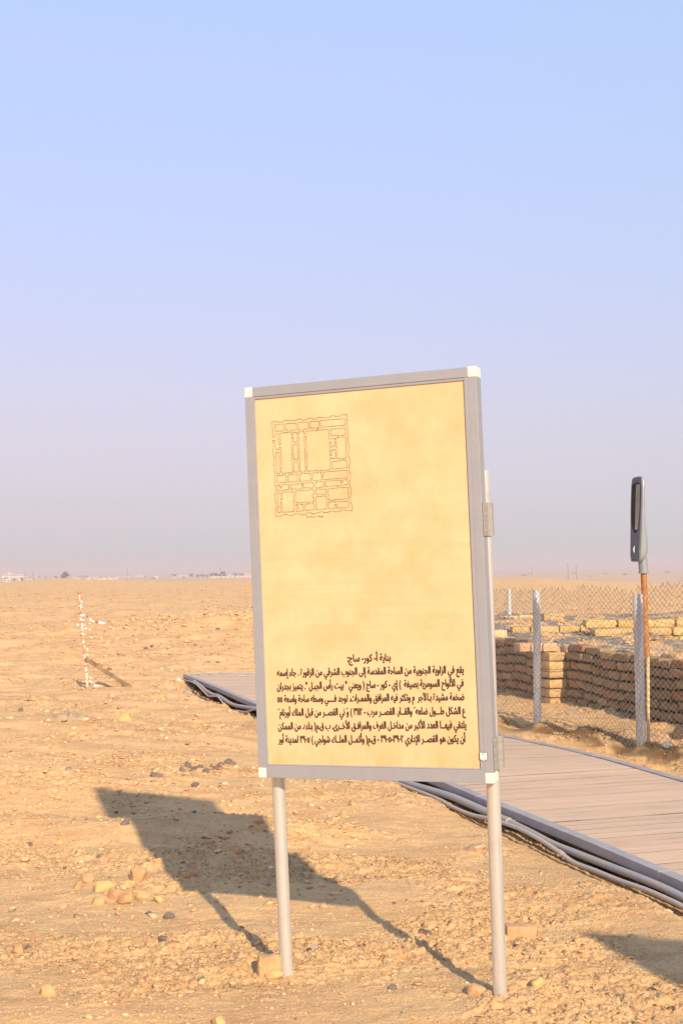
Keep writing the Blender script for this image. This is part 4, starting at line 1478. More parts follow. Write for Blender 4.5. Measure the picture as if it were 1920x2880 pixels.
WLF = WL0 + (WL0 - E1).normalized() * 2.2
fwall = empty('brick_wall', E1, 'eroded fired-brick wall with a stepped corner, in shade right behind the fence', 'wall')
PITCHZ = 0.116
zb0 = -0.02
ins = Vector((-(WR1 - E2).y, (WR1 - E2).x, 0)).normalized()
insL = Vector((-(E1 - WL0).y, (E1 - WL0).x, 0)).normalized()
bkL, bkR, bkC = Bricks(1), Bricks(2), Bricks(3)
for c in range(7):
    z = zb0 + PITCHZ * (c + .5)
    inset = 0.012 * (6 - c) if False else random.uniform(-.012, .012)
    sg = lambda s_: 0.018 * math.sin(s_ * 1.9 + 1) + .012 * math.sin(s_ * 4.3)
    top = c == 6
    bkL.run(WLF + insL * inset, E1 - (E1 - WL0).normalized() * .26 + insL * inset, z, PITCHZ * .75, .17, PAL_RED, L=.37, off=random.uniform(0, .3), sag=sg, erode=.12)
    bkR.run(E2 + ins * inset, WR1 + ins * inset, z - (.0 if not top else .01), PITCHZ * .74, .17, PAL_RED, L=.36, off=random.uniform(0, .3), sag=sg, erode=.15, jit=.02)
    # the corner pier: its end faces the sun
    if c < 6:
        d = (E2 - E1).normalized()
        w = .235 + random.uniform(-.01, .02)
        ctr = E1 + d * (w / 2 - .01) + Vector((-d.y, d.x, 0)) * .13
        hh_ = PITCHZ * (.9 if c != 3 else .62)
        bkC.put((ctr.x, ctr.y, z + .012), math.atan2(d.y, d.x), w, .26, hh_, (0.56, 0.365, 0.17), .09)
        if c == 3:
            bkC.put((ctr.x, ctr.y, z + .062), math.atan2(d.y, d.x), w * .95, .24, .02, (0.58, 0.40, 0.22), .07)
    elif c == 6:
        d = (E2 - E1).normalized()
        for q, col in ((-.42, (0.60, 0.36, 0.22)), (-.14, (0.66, 0.42, 0.26)), (.14, (.62, .38, .24))):
            ctr = E1 + d * q * .5 + Vector((-d.y, d.x, 0)) * (.24 - q * .2)
            bkC.put((ctr.x, ctr.y, z + .01), math.atan2(d.y, d.x), .2, .2, PITCHZ * .9, col, .1)
bkL.build('left_run', fwall).name = 'wall_run'
bkR.build('wall_run', fwall)
bkC.build('corner_pier', fwall)
# bitumen between the courses: one dark core just behind the faces
core = MB()
def slab(a, b, n, d0, d1, z0_, z1_):
    a, b = Vector(a), Vector(b)
    q = [a + n * d0, b + n * d0, b + n * d1, a + n * d1]
    core.add([p + Vector((0, 0, z0_)) for p in q] + [p + Vector((0, 0, z1_)) for p in q],
             [(0, 3, 2, 1), (4, 5, 6, 7), (0, 1, 5, 4), (1, 2, 6, 5), (2, 3, 7, 6), (3, 0, 4, 7)])
slab(WLF, E1 - (E1 - WL0).normalized() * .30, insL, .045, .16, -.1, .74)
slab(E2 + (WR1 - E2).normalized() * .03, WR1, ins, .045, .16, -.1, .74)
core.build('bitumen_core', M_MORT, fwall)
# cap bricks lying flat on the wall top
bkT = Bricks(5)
for a, b_, n_, off_ in ((WLF, E1, insL, .25), (E2, WR1, ins, .24), (E2, WR1, ins, .5)):
    bkT.run(Vector(a) + n_ * off_, Vector(b_) + n_ * off_, .715, .09, .22, [(0.58, 0.42, 0.25), (0.54, 0.36, 0.22), (.50, .36, .24), (.60, .36, .24)], L=.3, jit=.05, skip=.35, erode=.2)
bkT.build('wall_top', fwall)


def face_row(bk, pxa, pxb, y, z, Hh, pal=PAL_YEL, L=.34, D=.3, erode=.09, **kw):
    a = at_z(pxa, 1700, 0); c = at_z(pxb, 1700, 0)
    A = Vector((ray(pxa, 1700).x * y, y, 0)); B = Vector((ray(pxb, 1700).x * y, y, 0))
    bk.run(A, B, z, Hh, D, pal, L=L, erode=erode, **kw)


w1 = empty('brick_wall', (3.2, 20, .75), 'low single course of yellow bricks on the ruin, behind the middle fence post', 'wall')
bk = Bricks(11)
face_row(bk, 1438, 1645, 20.0, .805, .115, L=.52, erode=.10)
face_row(bk, 1385, 1425, 18.9, .79, .13, pal=[(0.66, 0.47, 0.26)], L=.3)
bk.build('brick_course', w1)
w2 = empty('brick_wall', (4.6, 19.3, .7), 'stepped yellow brick wall of three courses beside the lamp pole', 'wall')
bk = Bricks(12)
face_row(bk, 1842, 2020, 18.75, .69, .105, L=.52, erode=.10)
bk.build('brick_course', w2)
bk = Bricks(13)
face_row(bk, 1668, 2020, 19.15, .80, .115, L=.52, erode=.10)
bk.build('brick_course', w2)
bk = Bricks(14)
face_row(bk, 1645, 2020, 19.35, .915, .115, L=.52, erode=.10, off=.1)
bk.build('brick_course', w2)
w3 = empty('brick_wall', (2.9, 24.5, .7), 'farthest low row of orange and yellow bricks at the back of the ruin', 'wall')
bk = Bricks(15)
face_row(bk, 1528, 1590, 22.6, .905, .14, L=.36)
face_row(bk, 1405, 1500, 23.4, .86, .09, pal=[(0.66, 0.47, 0.24), (0.62, 0.36, 0.19), (.68, .5, .26)], L=.3)
bk.build('brick_course', w3)

# loose slabs between fence and wall
for i, (x, y, w, h, lb) in enumerate([
        (1600, 2012, 30, 7, 'long dark slab in the sand behind the fence, left of the middle'),
        (1650, 1995, 34, 8, 'grey slab near the foot of the brick wall between the two front fence posts'),
        (1690, 2019, 22, 8, 'short dark slab behind the fence, close to the right post'),
        (1492, 2005, 14, 7, 'dark stone behind the fence just left of the left front post'),
        (1710, 2078, 18, 9, 'dark stone low behind the fence mesh near the boardwalk edge')]):
    stone_obj((x - w / 2, y - h / 2, x + w / 2, y + h / 2), GRY if i != 3 else DRK, .3, 'stone_slab', lb, None, 'slab', 500 + i)
stone_obj((1862, 2086, 1890, 2110), (.52, .48, .43), .1, 'litter', 'crumpled whitish rubbish in the sand right of the front fence post', None, 'litter', 520)
stone_obj((1890, 2040, 1950, 2085), (.10, .07, .05), .1, 'shade_tinted_lump', 'lump coloured dark as a shaded hollow at the right edge behind the fence', None, 'lump', 521)  # dark tint stands for a hollow in shadow

# dry weeds
M_STRAW = simple('dry_straw', (0.44, 0.31, 0.155), 0.9, 0, 0.3, 40)
M_ROOT = simple('dead_roots', (0.20, 0.125, 0.065), 0.95, 0, 0.3, 40)


def tuft(name, pos, n, h, spread, mat, label, cat, kind=None, parent=None):
    m = MB()
    for i in range(n):
        a = random.uniform(0, 6.283); l = h * random.uniform(.5, 1.1)
        p0 = Vector(pos) + Vector((random.gauss(0, spread), random.gauss(0, spread), -.005))
        dr = Vector((math.cos(a), math.sin(a), 0)) * random.uniform(.1, .8)
        p1 = p0 + (Vector((0, 0, 1)) + dr * .5).normalized() * l * .55
        p2 = p1 + (Vector((0, 0, .7)) + dr * 1.3).normalized() * l * .5
        m.tube([p0, p1, p2], [.0016, .0012, .0005], 4)
    o = m.build(name, mat, origin=Vector(pos))
    return tag(o, label, cat)


g = ground_at(1331, 2302)
wd = empty('dry_weed', g, 'small dry weed with curled leaves against the conduit left of the right sign post', 'weed')
m = MB(); m2 = MB()
for i in range(7):
    a = random.uniform(0, 6.28); l = random.uniform(.03, .075)
    tip = g + Vector((math.cos(a) * .025, math.sin(a) * .02, l))
    m.tube([g, g.lerp(tip, .5) + Vector((.003, 0, .004)), tip], [.0018, .0014, .0008], 5)
    for k in range(5):
        q = g.lerp(tip, .35 + .14 * k) + Vector((random.uniform(-.006, .006), random.uniform(-.006, .006), 0))
        d1 = Vector((random.uniform(-1, 1), random.uniform(-1, 1), random.uniform(0, 1))).normalized() * .012
        d2 = d1.cross(Vector((0.3, .2, 1))).normalized() * .004
        m2.add([q, q + d1 * .5 + d2, q + d1, q + d1 * .5 - d2 + Vector((0, 0, .003))], [(0, 1, 2, 3)])
m.build('stem', M_STRAW, wd); m2.build('leaves', M_STRAW, wd)
tuft('dry_grass_tuft', ground_at(1280, 2284), 26, .05, .018, M_STRAW, 'pale dry grass tuft beside the thin conduit under the sign', 'grass')
rootm = MB()
for i in range(900):
    fs_ = random.uniform(-2.6, 2.0)
    nz_ = gnoise(np.array([fs_ / .35]), np.array([2.2]), 88)[0]
    if nz_ < -.1: continue
    p = FEN_B + FEN_D * fs_ + fn * random.gauss(0.02, .07)
    z = hz(p.x, p.y)
    a = random.uniform(0, 6.283); l = random.uniform(.04, .12)
    p0 = Vector((p.x, p.y, z - .005)); d = Vector((math.cos(a), math.sin(a), random.uniform(.1, .8))).normalized()
    rootm.tube([p0, p0 + d * l * .5 + Vector((0, 0, .012)), p0 + d * l], [.0022, .0017, .0008], 4)
tag(rootm.build('dead_grass', M_ROOT), 'dark dead grass and roots matted along the foot of the fence', 'grass', kind='stuff')

# grey rag half sunk in the sand
g = ground_at(188, 2024)
bmr = MB()
nx_, ny_ = 26, 16
vs = []
for j in range(ny_ + 1):
    for i in range(nx_ + 1):
        u, v = i / nx_ - .5, j / ny_ - .5
        x, y = g.x + u * .36, g.y + .10 + v * .24
        e = max(0, 1 - (abs(u) * 2) ** 3 - (abs(v) * 2) ** 3)
        f_ = fbm(np.array([u * 5.0]), np.array([v * 5.0]), 3, 3)[0]
        vs.append((x + .02 * f_, y, hz(x, y) - .012 + e * (.035 + .05 * abs(f_)) + v * .03))
fs = [(j * (nx_ + 1) + i, j * (nx_ + 1) + i + 1, (j + 1) * (nx_ + 1) + i + 1, (j + 1) * (nx_ + 1) + i) for j in range(ny_) for i in range(nx_)]
M_RAG = simple('dusty_rag', (0.29, 0.225, 0.17), 0.95, 0, 0.3, 18, 60, .4, col2=(0.42, 0.28, 0.155))
bmr.add(vs, fs)
ro = bmr.build('rag', M_RAG, origin=g, smooth=True)
so = ro.modifiers.new('thickness', 'SOLIDIFY'); so.thickness = .004
tag(ro, 'grey crumpled rag half buried in the sand at left', 'rag')
stone_obj((497, 1908, 509, 1917), (.82, .80, .75), .2, 'litter', 'scrap of white litter at the far left corner of the boardwalk', None, 'litter', 530)

# ------------------------------------------------------------------ street lamp behind the fence
M_RUST = None
m, nt, b = mat_new('rusty_pipe')
co = obj_co(nt, (1, 1, .35))
c = mixc(nt, ramp(nt, noise(nt, co, 40, 6, .7), .35, .65), (0.28, 0.095, 0.022), (0.46, 0.19, 0.045))
c = mixc(nt, ramp(nt, noise(nt, co, 90, 4, .6), .56, .66), c, (0.55, 0.36, 0.14))
nt.links.new(c, b.inputs['Base Color']); b.inputs['Roughness'].default_value = .85
bump(nt, b, noise(nt, co, 120, 4), .4, .003)
M_RUST = m
M_LAMP = simple('lamp_grey', (0.27, 0.30, 0.315), 0.45, 0.2, 0.04, 8)
M_LFACE = simple('lamp_dark_face', (0.105, 0.112, 0.145), 0.45, 0.1, 0.06, 8)
M_GLASS = simple('brown_reflector', (0.085, 0.058, 0.038), 0.8, 0.0, 0.2, 20, spec=0.1)
M_FIN = simple('cream_fin', (0.62, 0.58, 0.46), 0.4, 0, 0.05, 20)
M_SLIT = simple('black_slit', (0.012, 0.012, 0.012), 0.7, 0, 0.1, 20)
M_PALE = simple('pale_yellow_paint', (0.66, 0.50, 0.27), 0.6, 0, 0.08, 20)

LY = 12.75
ptop = at(1809.5, 1612, LY); pbot = at(1822, 2085, LY); pmid = at(1818, 1845, LY)
lamp = empty('street_lamp', (pbot.x, pbot.y, hz(pbot.x, pbot.y)), 'grey street lamp head standing upright on a rusty pole behind the fence', 'street lamp')
MB().tube([ptop + (ptop - pmid).normalized() * .02, pmid], .0295, 20).build('pole', M_RUST, lamp, smooth=True)
low = MB().tube([pmid + Vector((.012, 0, 0)) + (ptop - pmid).normalized() * .03, pbot + Vector((.0, 0, -.15))], .017, 16).build('pole_foot', M_PALE, lamp, smooth=True)
# collar
ctop = at(1807, 1576, LY); cbot = at(1809.5, 1611, LY)
MB().tube([cbot, ctop, ctop + (ctop - cbot).normalized() * .03], .0455, 24).build('collar', M_LAMP, lamp, smooth=True)
MB().tube([cbot - Vector((0, 0, .006)), cbot + (ctop - cbot).normalized() * .016], .049, 24).build('collar_ring', M_LAMP, lamp, smooth=True)
# head: lofted; local axes f (out of the glass face), w (across the face), u (up)
hb = at(1790, 1580, LY); ht = at(1796, 1341, LY)
u_ = (ht - hb).normalized()
fN = Vector((-0.985, -0.173, 0)).normalized()
fN = (fN - u_ * fN.dot(u_)).normalized()
wN = u_.cross(fN).normalized()
if wN.y > 0: wN = -wN            # towards the camera
HT = (ht - hb).length
# depth behind the face and half width, from the top down
T = [0.0, .012, .03, .06, .15, .3, .42, .55, .68, .78, .86, .91, .95, .98, 1.0]
DEP = [.018, .03, .036, .039, .041, .043, .048, .062, .084, .098, .100, .094, .078, .058, .045]
HWD = [.085, .108, .120, .130, .136, .136, .133, .129, .124, .120, .117, .115, .112, .102, .085]
face_c = at(1794, 1460, LY)
def head_pt(t, w, d):
    return ht - u_ * (HT * t) + wN * w - fN * d - fN * -0.02
ring = 28
vs, fs = [], []
for t, dp, hw_ in zip(T, DEP, HWD):
    for k in range(ring):
        a = 2 * math.pi * k / ring
        cx, cy = math.cos(a), math.sin(a)
        e = .38
        x = hw_ * math.copysign(abs(cx) ** e, cx)
        y = dp / 2 + dp / 2 * math.copysign(abs(cy) ** (e if cy < 0 else .75), cy)
        vs.append(head_pt(t, x, y))
for i in range(len(T) - 1):
    for k in range(ring):
        k2 = (k + 1) % ring
        fs.append((i * ring + k, i * ring + k2, (i + 1) * ring + k2, (i + 1) * ring + k))
fs += [tuple(range(ring))[::-1], tuple((len(T) - 1) * ring + k for k in range(ring))]
bm = bmesh.new()
bv = [bm.verts.new(p) for p in vs]
for f in fs:
    try: bm.faces.new([bv[i] for i in f])
    except ValueError: pass
bmesh.ops.recalc_face_normals(bm, faces=bm.faces)
body = MB(); bm.verts.index_update(); body.add([v.co.copy() for v in bm.verts], [tuple(v.index for v in f.verts) for f in bm.faces]); bm.free()
head = body.build('lamp_head', M_LAMP, lamp, smooth=True)


def face_outline(t0, t1, shrink, asym=0, n=16, lens=False):
    pts = []
    for i in range(n + 1):
        t = t0 + (t1 - t0) * i / n
        hw_ = np.interp(t, T, HWD) * shrink
        if lens:
            q = (t - t0) / (t1 - t0)
            k = 1.0
            if q < .12: k = math.sqrt(max(0, 1 - ((.12 - q) / .12) ** 2)) * .35 + .65 if q > 0 else .5
            if q > .55: k = math.sqrt(max(0.0, 1 - ((q - .55) / .45) ** 2))
            pts.append((t, -hw_ * min(1, k * .95 + .05), hw_ * k))
        else: pts.append((t, -hw_, hw_))
    return pts


def face_plate(name, mat, outl, d0, d1, parent):
    vs, fs = [], []
    for (t, a, c) in outl:
        for w in (a, c):
            vs.append(head_pt(t, w, d0)); vs.append(head_pt(t, w, d1))
    n = len(outl)
    for i in range(n - 1):
        a, c = i * 4, (i + 1) * 4
        fs += [(a, a + 2, c + 2, c), (a + 1, c + 1, c + 3, a + 3), (a, c, c + 1, a + 1), (a + 2, a + 3, c + 3, c + 2)]
    fs += [(0, 1, 3, 2), ((n - 1) * 4, (n - 1) * 4 + 2, (n - 1) * 4 + 3, (n - 1) * 4 + 1)]
    bm = bmesh.new(); bv = [bm.verts.new(p) for p in vs]
    for f in fs: bm.faces.new([bv[i] for i in f])
    bmesh.ops.recalc_face_normals(bm, faces=bm.faces)
    m = MB(); bm.verts.index_update(); m.add([v.co.copy() for v in bm.verts], [tuple(v.index for v in f.verts) for f in bm.faces]); bm.free()
    return m.build(name, mat, parent)


cover = face_plate('front_cover', M_LFACE, face_outline(.012, .955, .955), -.0045, .006, head)
face_plate('end_cap', M_LFACE, face_outline(.962, .995, .95, n=4), -.0035, .006, head)
lens_o = face_outline(.072, .67, .82, lens=True, n=26)
face_plate('lens', M_GLASS, lens_o, -.0065, -.0046, head)
fins = MB()
for k in range(9):
    q = .02 + k * .105
    vs = []
    pts = [(t, a + (c - a) * ((q + 1) / 2)) for t, a, c in lens_o[1:-2] if (c - a) > .05]
    p0 = []
    for t, w in pts:
        p0 += [head_pt(t, w - .0025, -.0066), head_pt(t, w + .0025, -.0066), head_pt(t, w + .0024, -.0072), head_pt(t, w - .0024, -.0072)]
    n = len(pts)
    f2 = []
    for i in range(n - 1):
        for j in range(4):
            j2 = (j + 1) % 4
            f2.append((i * 4 + j, i * 4 + j2, (i + 1) * 4 + j2, (i + 1) * 4 + j))
    fins.add(p0, f2)
fins.build('fins', M_FIN, head)
hp = [head_pt(.81 + .1 * i / 8, .02 + 0 * i, -.006 - .018 * math.sin(math.pi * i / 8)) for i in range(9)]
MB().tube(hp, [.004, .006, .007, .0075, .008, .0075, .007, .006, .004], 10).build('latch', M_FIN, head, smooth=True)
for t, w0_, w1_ in ((.053, -.045, .03), (.978, -.05, .02)):
    a = [head_pt(t - .003, w0_, -.0062), head_pt(t - .003, w1_, -.0062), head_pt(t + .003, w1_, -.0062), head_pt(t + .003, w0_, -.0062)]
    c = [p + fN * -.002 for p in a]
    MB().add(a + c, [(0, 1, 2, 3), (7, 6, 5, 4), (0, 4, 5, 1), (1, 5, 6, 2), (2, 6, 7, 3), (3, 7, 4, 0)]).build('slit', M_SLIT, head)

# ------------------------------------------------------------------ taped stake and plank
m, nt, b = mat_new('barrier_tape')
a = nd(nt, 'ShaderNodeAttribute', attribute_name='tint')
nt.links.new(a.outputs['Color'], b.inputs['Base Color']); b.inputs['Roughness'].default_value = .5
M_TAPE = m
m, nt, b = mat_new('rusty_white_stake')
co = obj_co(nt, (1, 1, .4))
c = mixc(nt, ramp(nt, noise(nt, co, 14, 5, .7), .46, .56), (0.68, 0.58, 0.42), (0.46, 0.22, 0.06))
nt.links.new(c, b.inputs['Base Color']); b.inputs['Roughness'].default_value = .8
M_STAKE = m
M_PLANK = simple('weathered_plank', (0.33, 0.215, 0.125), 0.85, 0, 0.3, 9, 50, 0.4)

gs = ground_at(247, 1938)
YS = gs.y
sp_ = [at(x, y, YS) for x, y in ((248, 1942), (243, 1895), (238, 1845), (233, 1790), (229, 1740), (226, 1700), (223, 1669))]
sp_[0].z -= .12
stake = empty('marker_stake', gs, 'thin leaning stake wound with red and white barrier tape, standing in the sand at left', 'stake')
MB().tube(smooth_path(sp_, 4), .0185, 12).build('pole', M_STAKE, stake, smooth=True)
topd = (sp_[-1] - sp_[-2]).normalized()
MB().tube([sp_[-1], sp_[-1] + topd * .012], .034, 10).build('pole_cap', M_RUST, stake, smooth=True)
spath = smooth_path(sp_, 30)
RED = (0.62, 0.22, 0.19); WHT = (0.82, 0.79, 0.76)


def ribbon(mb, pts, wv, stripe=.16):
    vs, L = [], 0
    n = len(pts)
    for i, p in enumerate(pts):
        w = wv[i] if isinstance(wv, list) else wv
        vs += [p - w, p + w]
    b0 = len(mb.v)
    mb.v += [tuple(v) for v in vs]
    for i in range(n - 1):
        L += (pts[i + 1] - pts[i]).length
        mb.f.append((b0 + i * 2, b0 + i * 2 + 1, b0 + i * 2 + 3, b0 + i * 2 + 2))
        mb.c.append(RED if int(L / stripe + random.random() * .3) % 3 == 1 else WHT)


tp = MB()
N = len(spath)
for (y0, y1, turns) in ((1696, 1702, 1.5), (1705, 1722, 2), (1722, 1735, 2.5), (1742, 1752, 2.2), (1755, 1776, 4), (1792, 1802, 1.6), (1816, 1829, 2), (1838, 1850, 2), (1862, 1885, 4), (1888, 1898, 2.4), (1898, 1914, 2.5)):
    i0 = int((1942 - y1) / (1942 - 1669) * (N - 1)); i1 = int((1942 - y0) / (1942 - 1669) * (N - 1))
    a, c = spath[max(0, i0)], spath[min(N - 1, i1)]
    n = int(turns * 10)
    pts, wv = [], []
    for k in range(n + 1):
        f = k / n
        ang = f * turns * 6.283 + y0
        rr = .0205 + .004 * random.random()
        p = a.lerp(c, f) + Vector((math.cos(ang), math.sin(ang), 0)) * rr
        pts.append(p); wv.append(Vector((0, 0, random.uniform(.006, .016))) + Vector((math.cos(ang), math.sin(ang), 0)) * .004)
    ribbon(tp, pts, wv, .13)
# loose ends
for (px, py, dx, dy) in ((226, 1694, 8, 0), (232, 1745, 10, 4), (222, 1759, -14, -2), (234, 1760, 13, -1), (236, 1768, 20, 4), (240, 1792, 20, 1), (243, 1824, 6, 8), (246, 1840, 5, 14), (252, 1905, 12, 12), (250, 1915, 22, 14), (240, 1938, -20, -4), (252, 1936, 30, -8)):
    a = at(px, py, YS - .03); c = at(px + dx, py + dy, YS - .05)
    ribbon(tp, [a, a.lerp(c, .4) + Vector((0, 0, .012)), a.lerp(c, .75), c], [Vector((.002, 0, .006)), Vector((.002, .004, .009)), Vector((.001, .004, .006)), Vector((0, .002, .003))], .06)
tp.build('tape_wraps', M_TAPE, stake)
tl = MB()
tpts = [at(x, y, YS - .03 - .02 * i) for i, (x, y) in enumerate(((229, 1731), (238, 1731), (246, 1735), (254, 1743), (262, 1748), (272, 1749.5), (282, 1751.5), (292, 1752.5), (299, 1751)))]
tpts = smooth_path(tpts, 4)
wv = [Vector((0, .014 * math.sin(i * .55), .006 + .012 * abs(math.cos(i * .28)))) for i in range(len(tpts))]
ribbon(tl, tpts, wv, .07)
tl.build('tape_tail', M_TAPE, stake)

ga = ground_at(361, 1932)
pa = at(244, 1855, YS - .035); pb = Vector((ga.x, ga.y, ga.z + .01))
pk = MB()
d = (pb - pa).normalized(); sd = d.cross(Vector((0, 0, 1))).normalized(); un = sd.cross(d)
pa2 = pa - d * .03
q = []
for p in (pa2, pb + d * .04):
    for a_, c_ in ((-.012, -.030), (.012, -.030), (.012, .030), (-.012, .030)):
        q.append(p + sd * a_ + un * c_)
pk.add(q, [(3, 2, 1, 0), (4, 5, 6, 7), (0, 1, 5, 4), (1, 2, 6, 5), (2, 3, 7, 6), (3, 0, 4, 7)])
tag(pk.build('wooden_plank', M_PLANK, origin=pb, bevel=.003), 'weathered brown plank leaning from the sand against the taped stake', 'plank')

# ------------------------------------------------------------------ far town on the plain
def plain_d(py, px):
    """distance at which the sight line meets the plain"""
    d = ray(px, py)
    return (-4.0 - EYE) / d.z


M_TOWN_W = simple('white_render', (0.60, 0.56, 0.51), 0.8, 0, 0.06, .3)
M_TOWN_B = simple('beige_render', (0.58, 0.47, 0.36), 0.85, 0, 0.08, .3)
M_TOWN_O = simple('ochre_render', (0.60, 0.36, 0.22), 0.85, 0, 0.08, .3)
M_TOWN_G = simple('shaded_opening', (0.09, 0.085, 0.09), 0.6, 0, 0.1, 1)
M_LEAF = simple('dusty_foliage', (0.085, 0.095, 0.062), 0.9, 0, 0.35, .8)
M_BARK = simple('bark', (0.16, 0.115, 0.08), 0.9, 0, 0.2, 2)
M_POLE = simple('weathered_pole', (0.16, 0.15, 0.15), 0.7, 0, 0.1, 2)


def house(px0, px1, pyt, pyb, mat, label, windows=0, depth=9, tower=None, rows=1, dist=None, trim=None):
    pc = (px0 + px1) / 2
    Y = dist or plain_d(pyb, pc)
    zb = -4.15
    a = at(px0, pyb, Y); c = at(px1, pyb, Y); zt_ = at(pc, pyt, Y).z
    e = empty('house', ((a.x + c.x) / 2, Y, zb), label, 'building')
    MB().box((a.x, Y, zb), (c.x, Y + depth, zt_)).build('wall', mat, e)
    W = c.x - a.x
    MB().box((a.x - .15, Y - .15, zt_ + .003), (c.x + .15, Y + depth + .15, zt_ + .38)).build('roof', trim or mat, e)
    for r_ in range(rows):
        for k in range(windows):
            x = a.x + W * (k + .5) / windows
            h_ = (zt_ - zb) / rows
            z = zb + h_ * (r_ + .42)
            MB().box((x - min(.7, W / windows * .28), Y - .08, z), (x + min(.7, W / windows * .28), Y - .003, z + h_ * .36)).build('window', M_TOWN_G, e)
    if tower:
        t0, t1, ty = tower
        p0 = at(t0, pyb, Y + 2).x; p1 = at(t1, pyb, Y + 2).x
        MB().box((p0, Y + 2, zt_ + .385), (p1, Y + 5, at(pc, ty, Y).z)).build('stair_tower', mat, e)
    return e


house(5, 66, 1616, 1630, M_TOWN_W, 'large white two-storey building with a roof tower at the far left of the horizon', 9, 14, (23, 30, 1609.5), 2, trim=M_TOWN_O)
house(10, 28, 1631, 1637.2, M_TOWN_W, 'small white hut in front of the large white building', 2, 5)
house(0, 10, 1627, 1632, M_TOWN_O, 'low reddish house at the left picture edge below the white building', 1, 6)
house(69, 81, 1623, 1630, M_TOWN_O, 'small pinkish house just right of the large white building', 2, 6)
house(81, 88, 1630, 1636, M_TOWN_W, 'tiny white hut right of the pinkish house', 1, 4)
house(89.5, 94.5, 1632, 1636, M_TOWN_W, 'tiniest white shed next to the white hut right of the pinkish house', 0, 3)
house(106, 111, 1632, 1636, M_TOWN_B, 'tiny beige shed on the plain left of the big round tree', 0, 3)
house(53, 57.5, 1631, 1635.5, M_TOWN_B, 'tiny beige shed beside the small tree in front of the white building', 0, 3)
house(98, 104, 1620, 1624.5, M_TOWN_W, 'small far white house between the pole and the big tree', 1, 6)
house(148, 155, 1623.5, 1627, M_TOWN_W, 'small white house left of the big round tree', 1, 6)
house(203, 229, 1624.5, 1629.5, M_TOWN_B, 'long beige house right of the big round tree', 5, 8)
house(240, 253, 1629.8, 1632.2, M_TOWN_W, 'low white wall-like shed right of the long beige house', 0, 4)
house(250, 254, 1623.5, 1628, M_TOWN_W, 'narrow white kiosk standing behind the low white shed', 0, 4)
house(258, 276, 1623, 1629, M_TOWN_B, 'pale beige house right of the narrow white kiosk', 3, 7)
house(303, 310, 1624, 1627.5, M_TOWN_W, 'small white house in the middle of the left horizon', 1, 5)
house(322, 372, 1622.5, 1625.5, M_TOWN_B, 'long low beige wall building on the left horizon', 8, 6)
house(380, 402, 1618, 1623, M_TOWN_B, 'faint beige building left of the yellow mast', 3, 8)
house(434, 439, 1621, 1626, M_TOWN_W, 'small bright white hut below the yellow mast', 0, 4)
house(441, 445, 1623, 1627, M_TOWN_W, 'second bright hut below the yellow mast, the right one', 0, 4)
house(487, 493, 1624, 1628, M_TOWN_W, 'small white house in front of the rounded tree near the sign', 1, 4)
house(497, 528, 1618.5, 1623.5, M_TOWN_B, 'beige flat-roofed house between the rounded tree and the tree row', 6, 8)
house(680, 704, 1611.5, 1619, M_TOWN_B, 'pale house beside the sign frame at the right end of the tree row', 4, 8)
house(643, 648, 1616, 1620, M_TOWN_W, 'tiny white house peeping between the two clumps of the tree row', 0, 5)

# walls on the plain
def town_wall(px0, px1, pyt, pyb, label, posts=0):
    pc = (px0 + px1) / 2
    Y = plain_d(pyb, pc)
    a, c = at(px0, pyb, Y), at(px1, pyb, Y)
    zt_ = at(pc, pyt, Y).z
    e = empty('boundary_wall', (a.x, Y, -4.1), label, 'wall')
    MB().box((a.x, Y, -4.2), (c.x, Y + .4, zt_)).build('panel', M_TOWN_B, e)
    for k in range(posts):
        x = a.x + (c.x - a.x) * (k + .5) / posts
        MB().box((x - .2, Y - .25, -4.2), (x + .2, Y - .003, zt_ + .15)).build('pier', M_TOWN_G if k % 2 else M_POLE, e)


town_wall(590, 706, 1620.5, 1625, 'long pale boundary wall with dark piers below the tree row near the sign', 9)
town_wall(276, 330, 1626, 1630.5, 'reddish grey boundary wall in the middle of the left horizon', 3)


def tree(px0, px1, pyt, pyb, label, dens=1.0, name='tree', group=None, flat=False):
    pc = (px0 + px1) / 2
    Y = plain_d(pyb, pc)
    a, c = at(px0, pyb, Y), at(px1, pyb, Y)
    zt_ = at(pc, pyt, Y).z
    Wd = c.x - a.x; cx = (a.x + c.x) / 2; zb = -4.1
    hgt = zt_ - zb
    e = empty(name, (cx, Y, zb), label, 'tree', group)
    MB().tube([(cx, Y, zb), (cx + .1, Y, zb + hgt * .45), (cx + .3, Y, zb + hgt * .7)], [Wd * .04, Wd * .03, Wd * .015], 8).build('trunk', M_BARK, e)
    rg = np.random.default_rng(int(px0 * 7))
    cl = []
    for k in range(9):
        cl.append((rg.uniform(-.34, .34) * Wd, rg.uniform(-.3, .3) * Wd, hgt * rg.uniform(.34, .80), rg.uniform(.16, .27) * min(Wd, hgt * 1.2)))
    n = int(420 * dens)
    V, F = [], []
    for i in range(n):
        q = cl[rg.integers(len(cl))]
        d = rg.normal(size=3); d /= np.linalg.norm(d)
        r_ = q[3] * rg.uniform(.55, 1.1)
        p = np.array([cx + q[0], Y + q[1], zb + q[2]]) + d * r_ * np.array([1, 1, .85])
        p[2] = min(max(p[2], zb + .2), zt_)
        s_ = rg.uniform(.03, .07) * max(hgt, Wd * .6)
        t1 = rg.normal(size=3); t1 /= np.linalg.norm(t1)
        t2 = np.cross(t1, d); t2 /= (np.linalg.norm(t2) + 1e-6)
        b0 = len(V)
        V += [p - t1 * s_, p + t2 * s_ * .8, p + t1 * s_, p - t2 * s_ * .8]
        F.append((b0, b0 + 1, b0 + 2, b0 + 3))
    o = np_mesh('crown', np.array(V) - np.array(e.location), np.array(F), M_LEAF, parent=e)
    return e


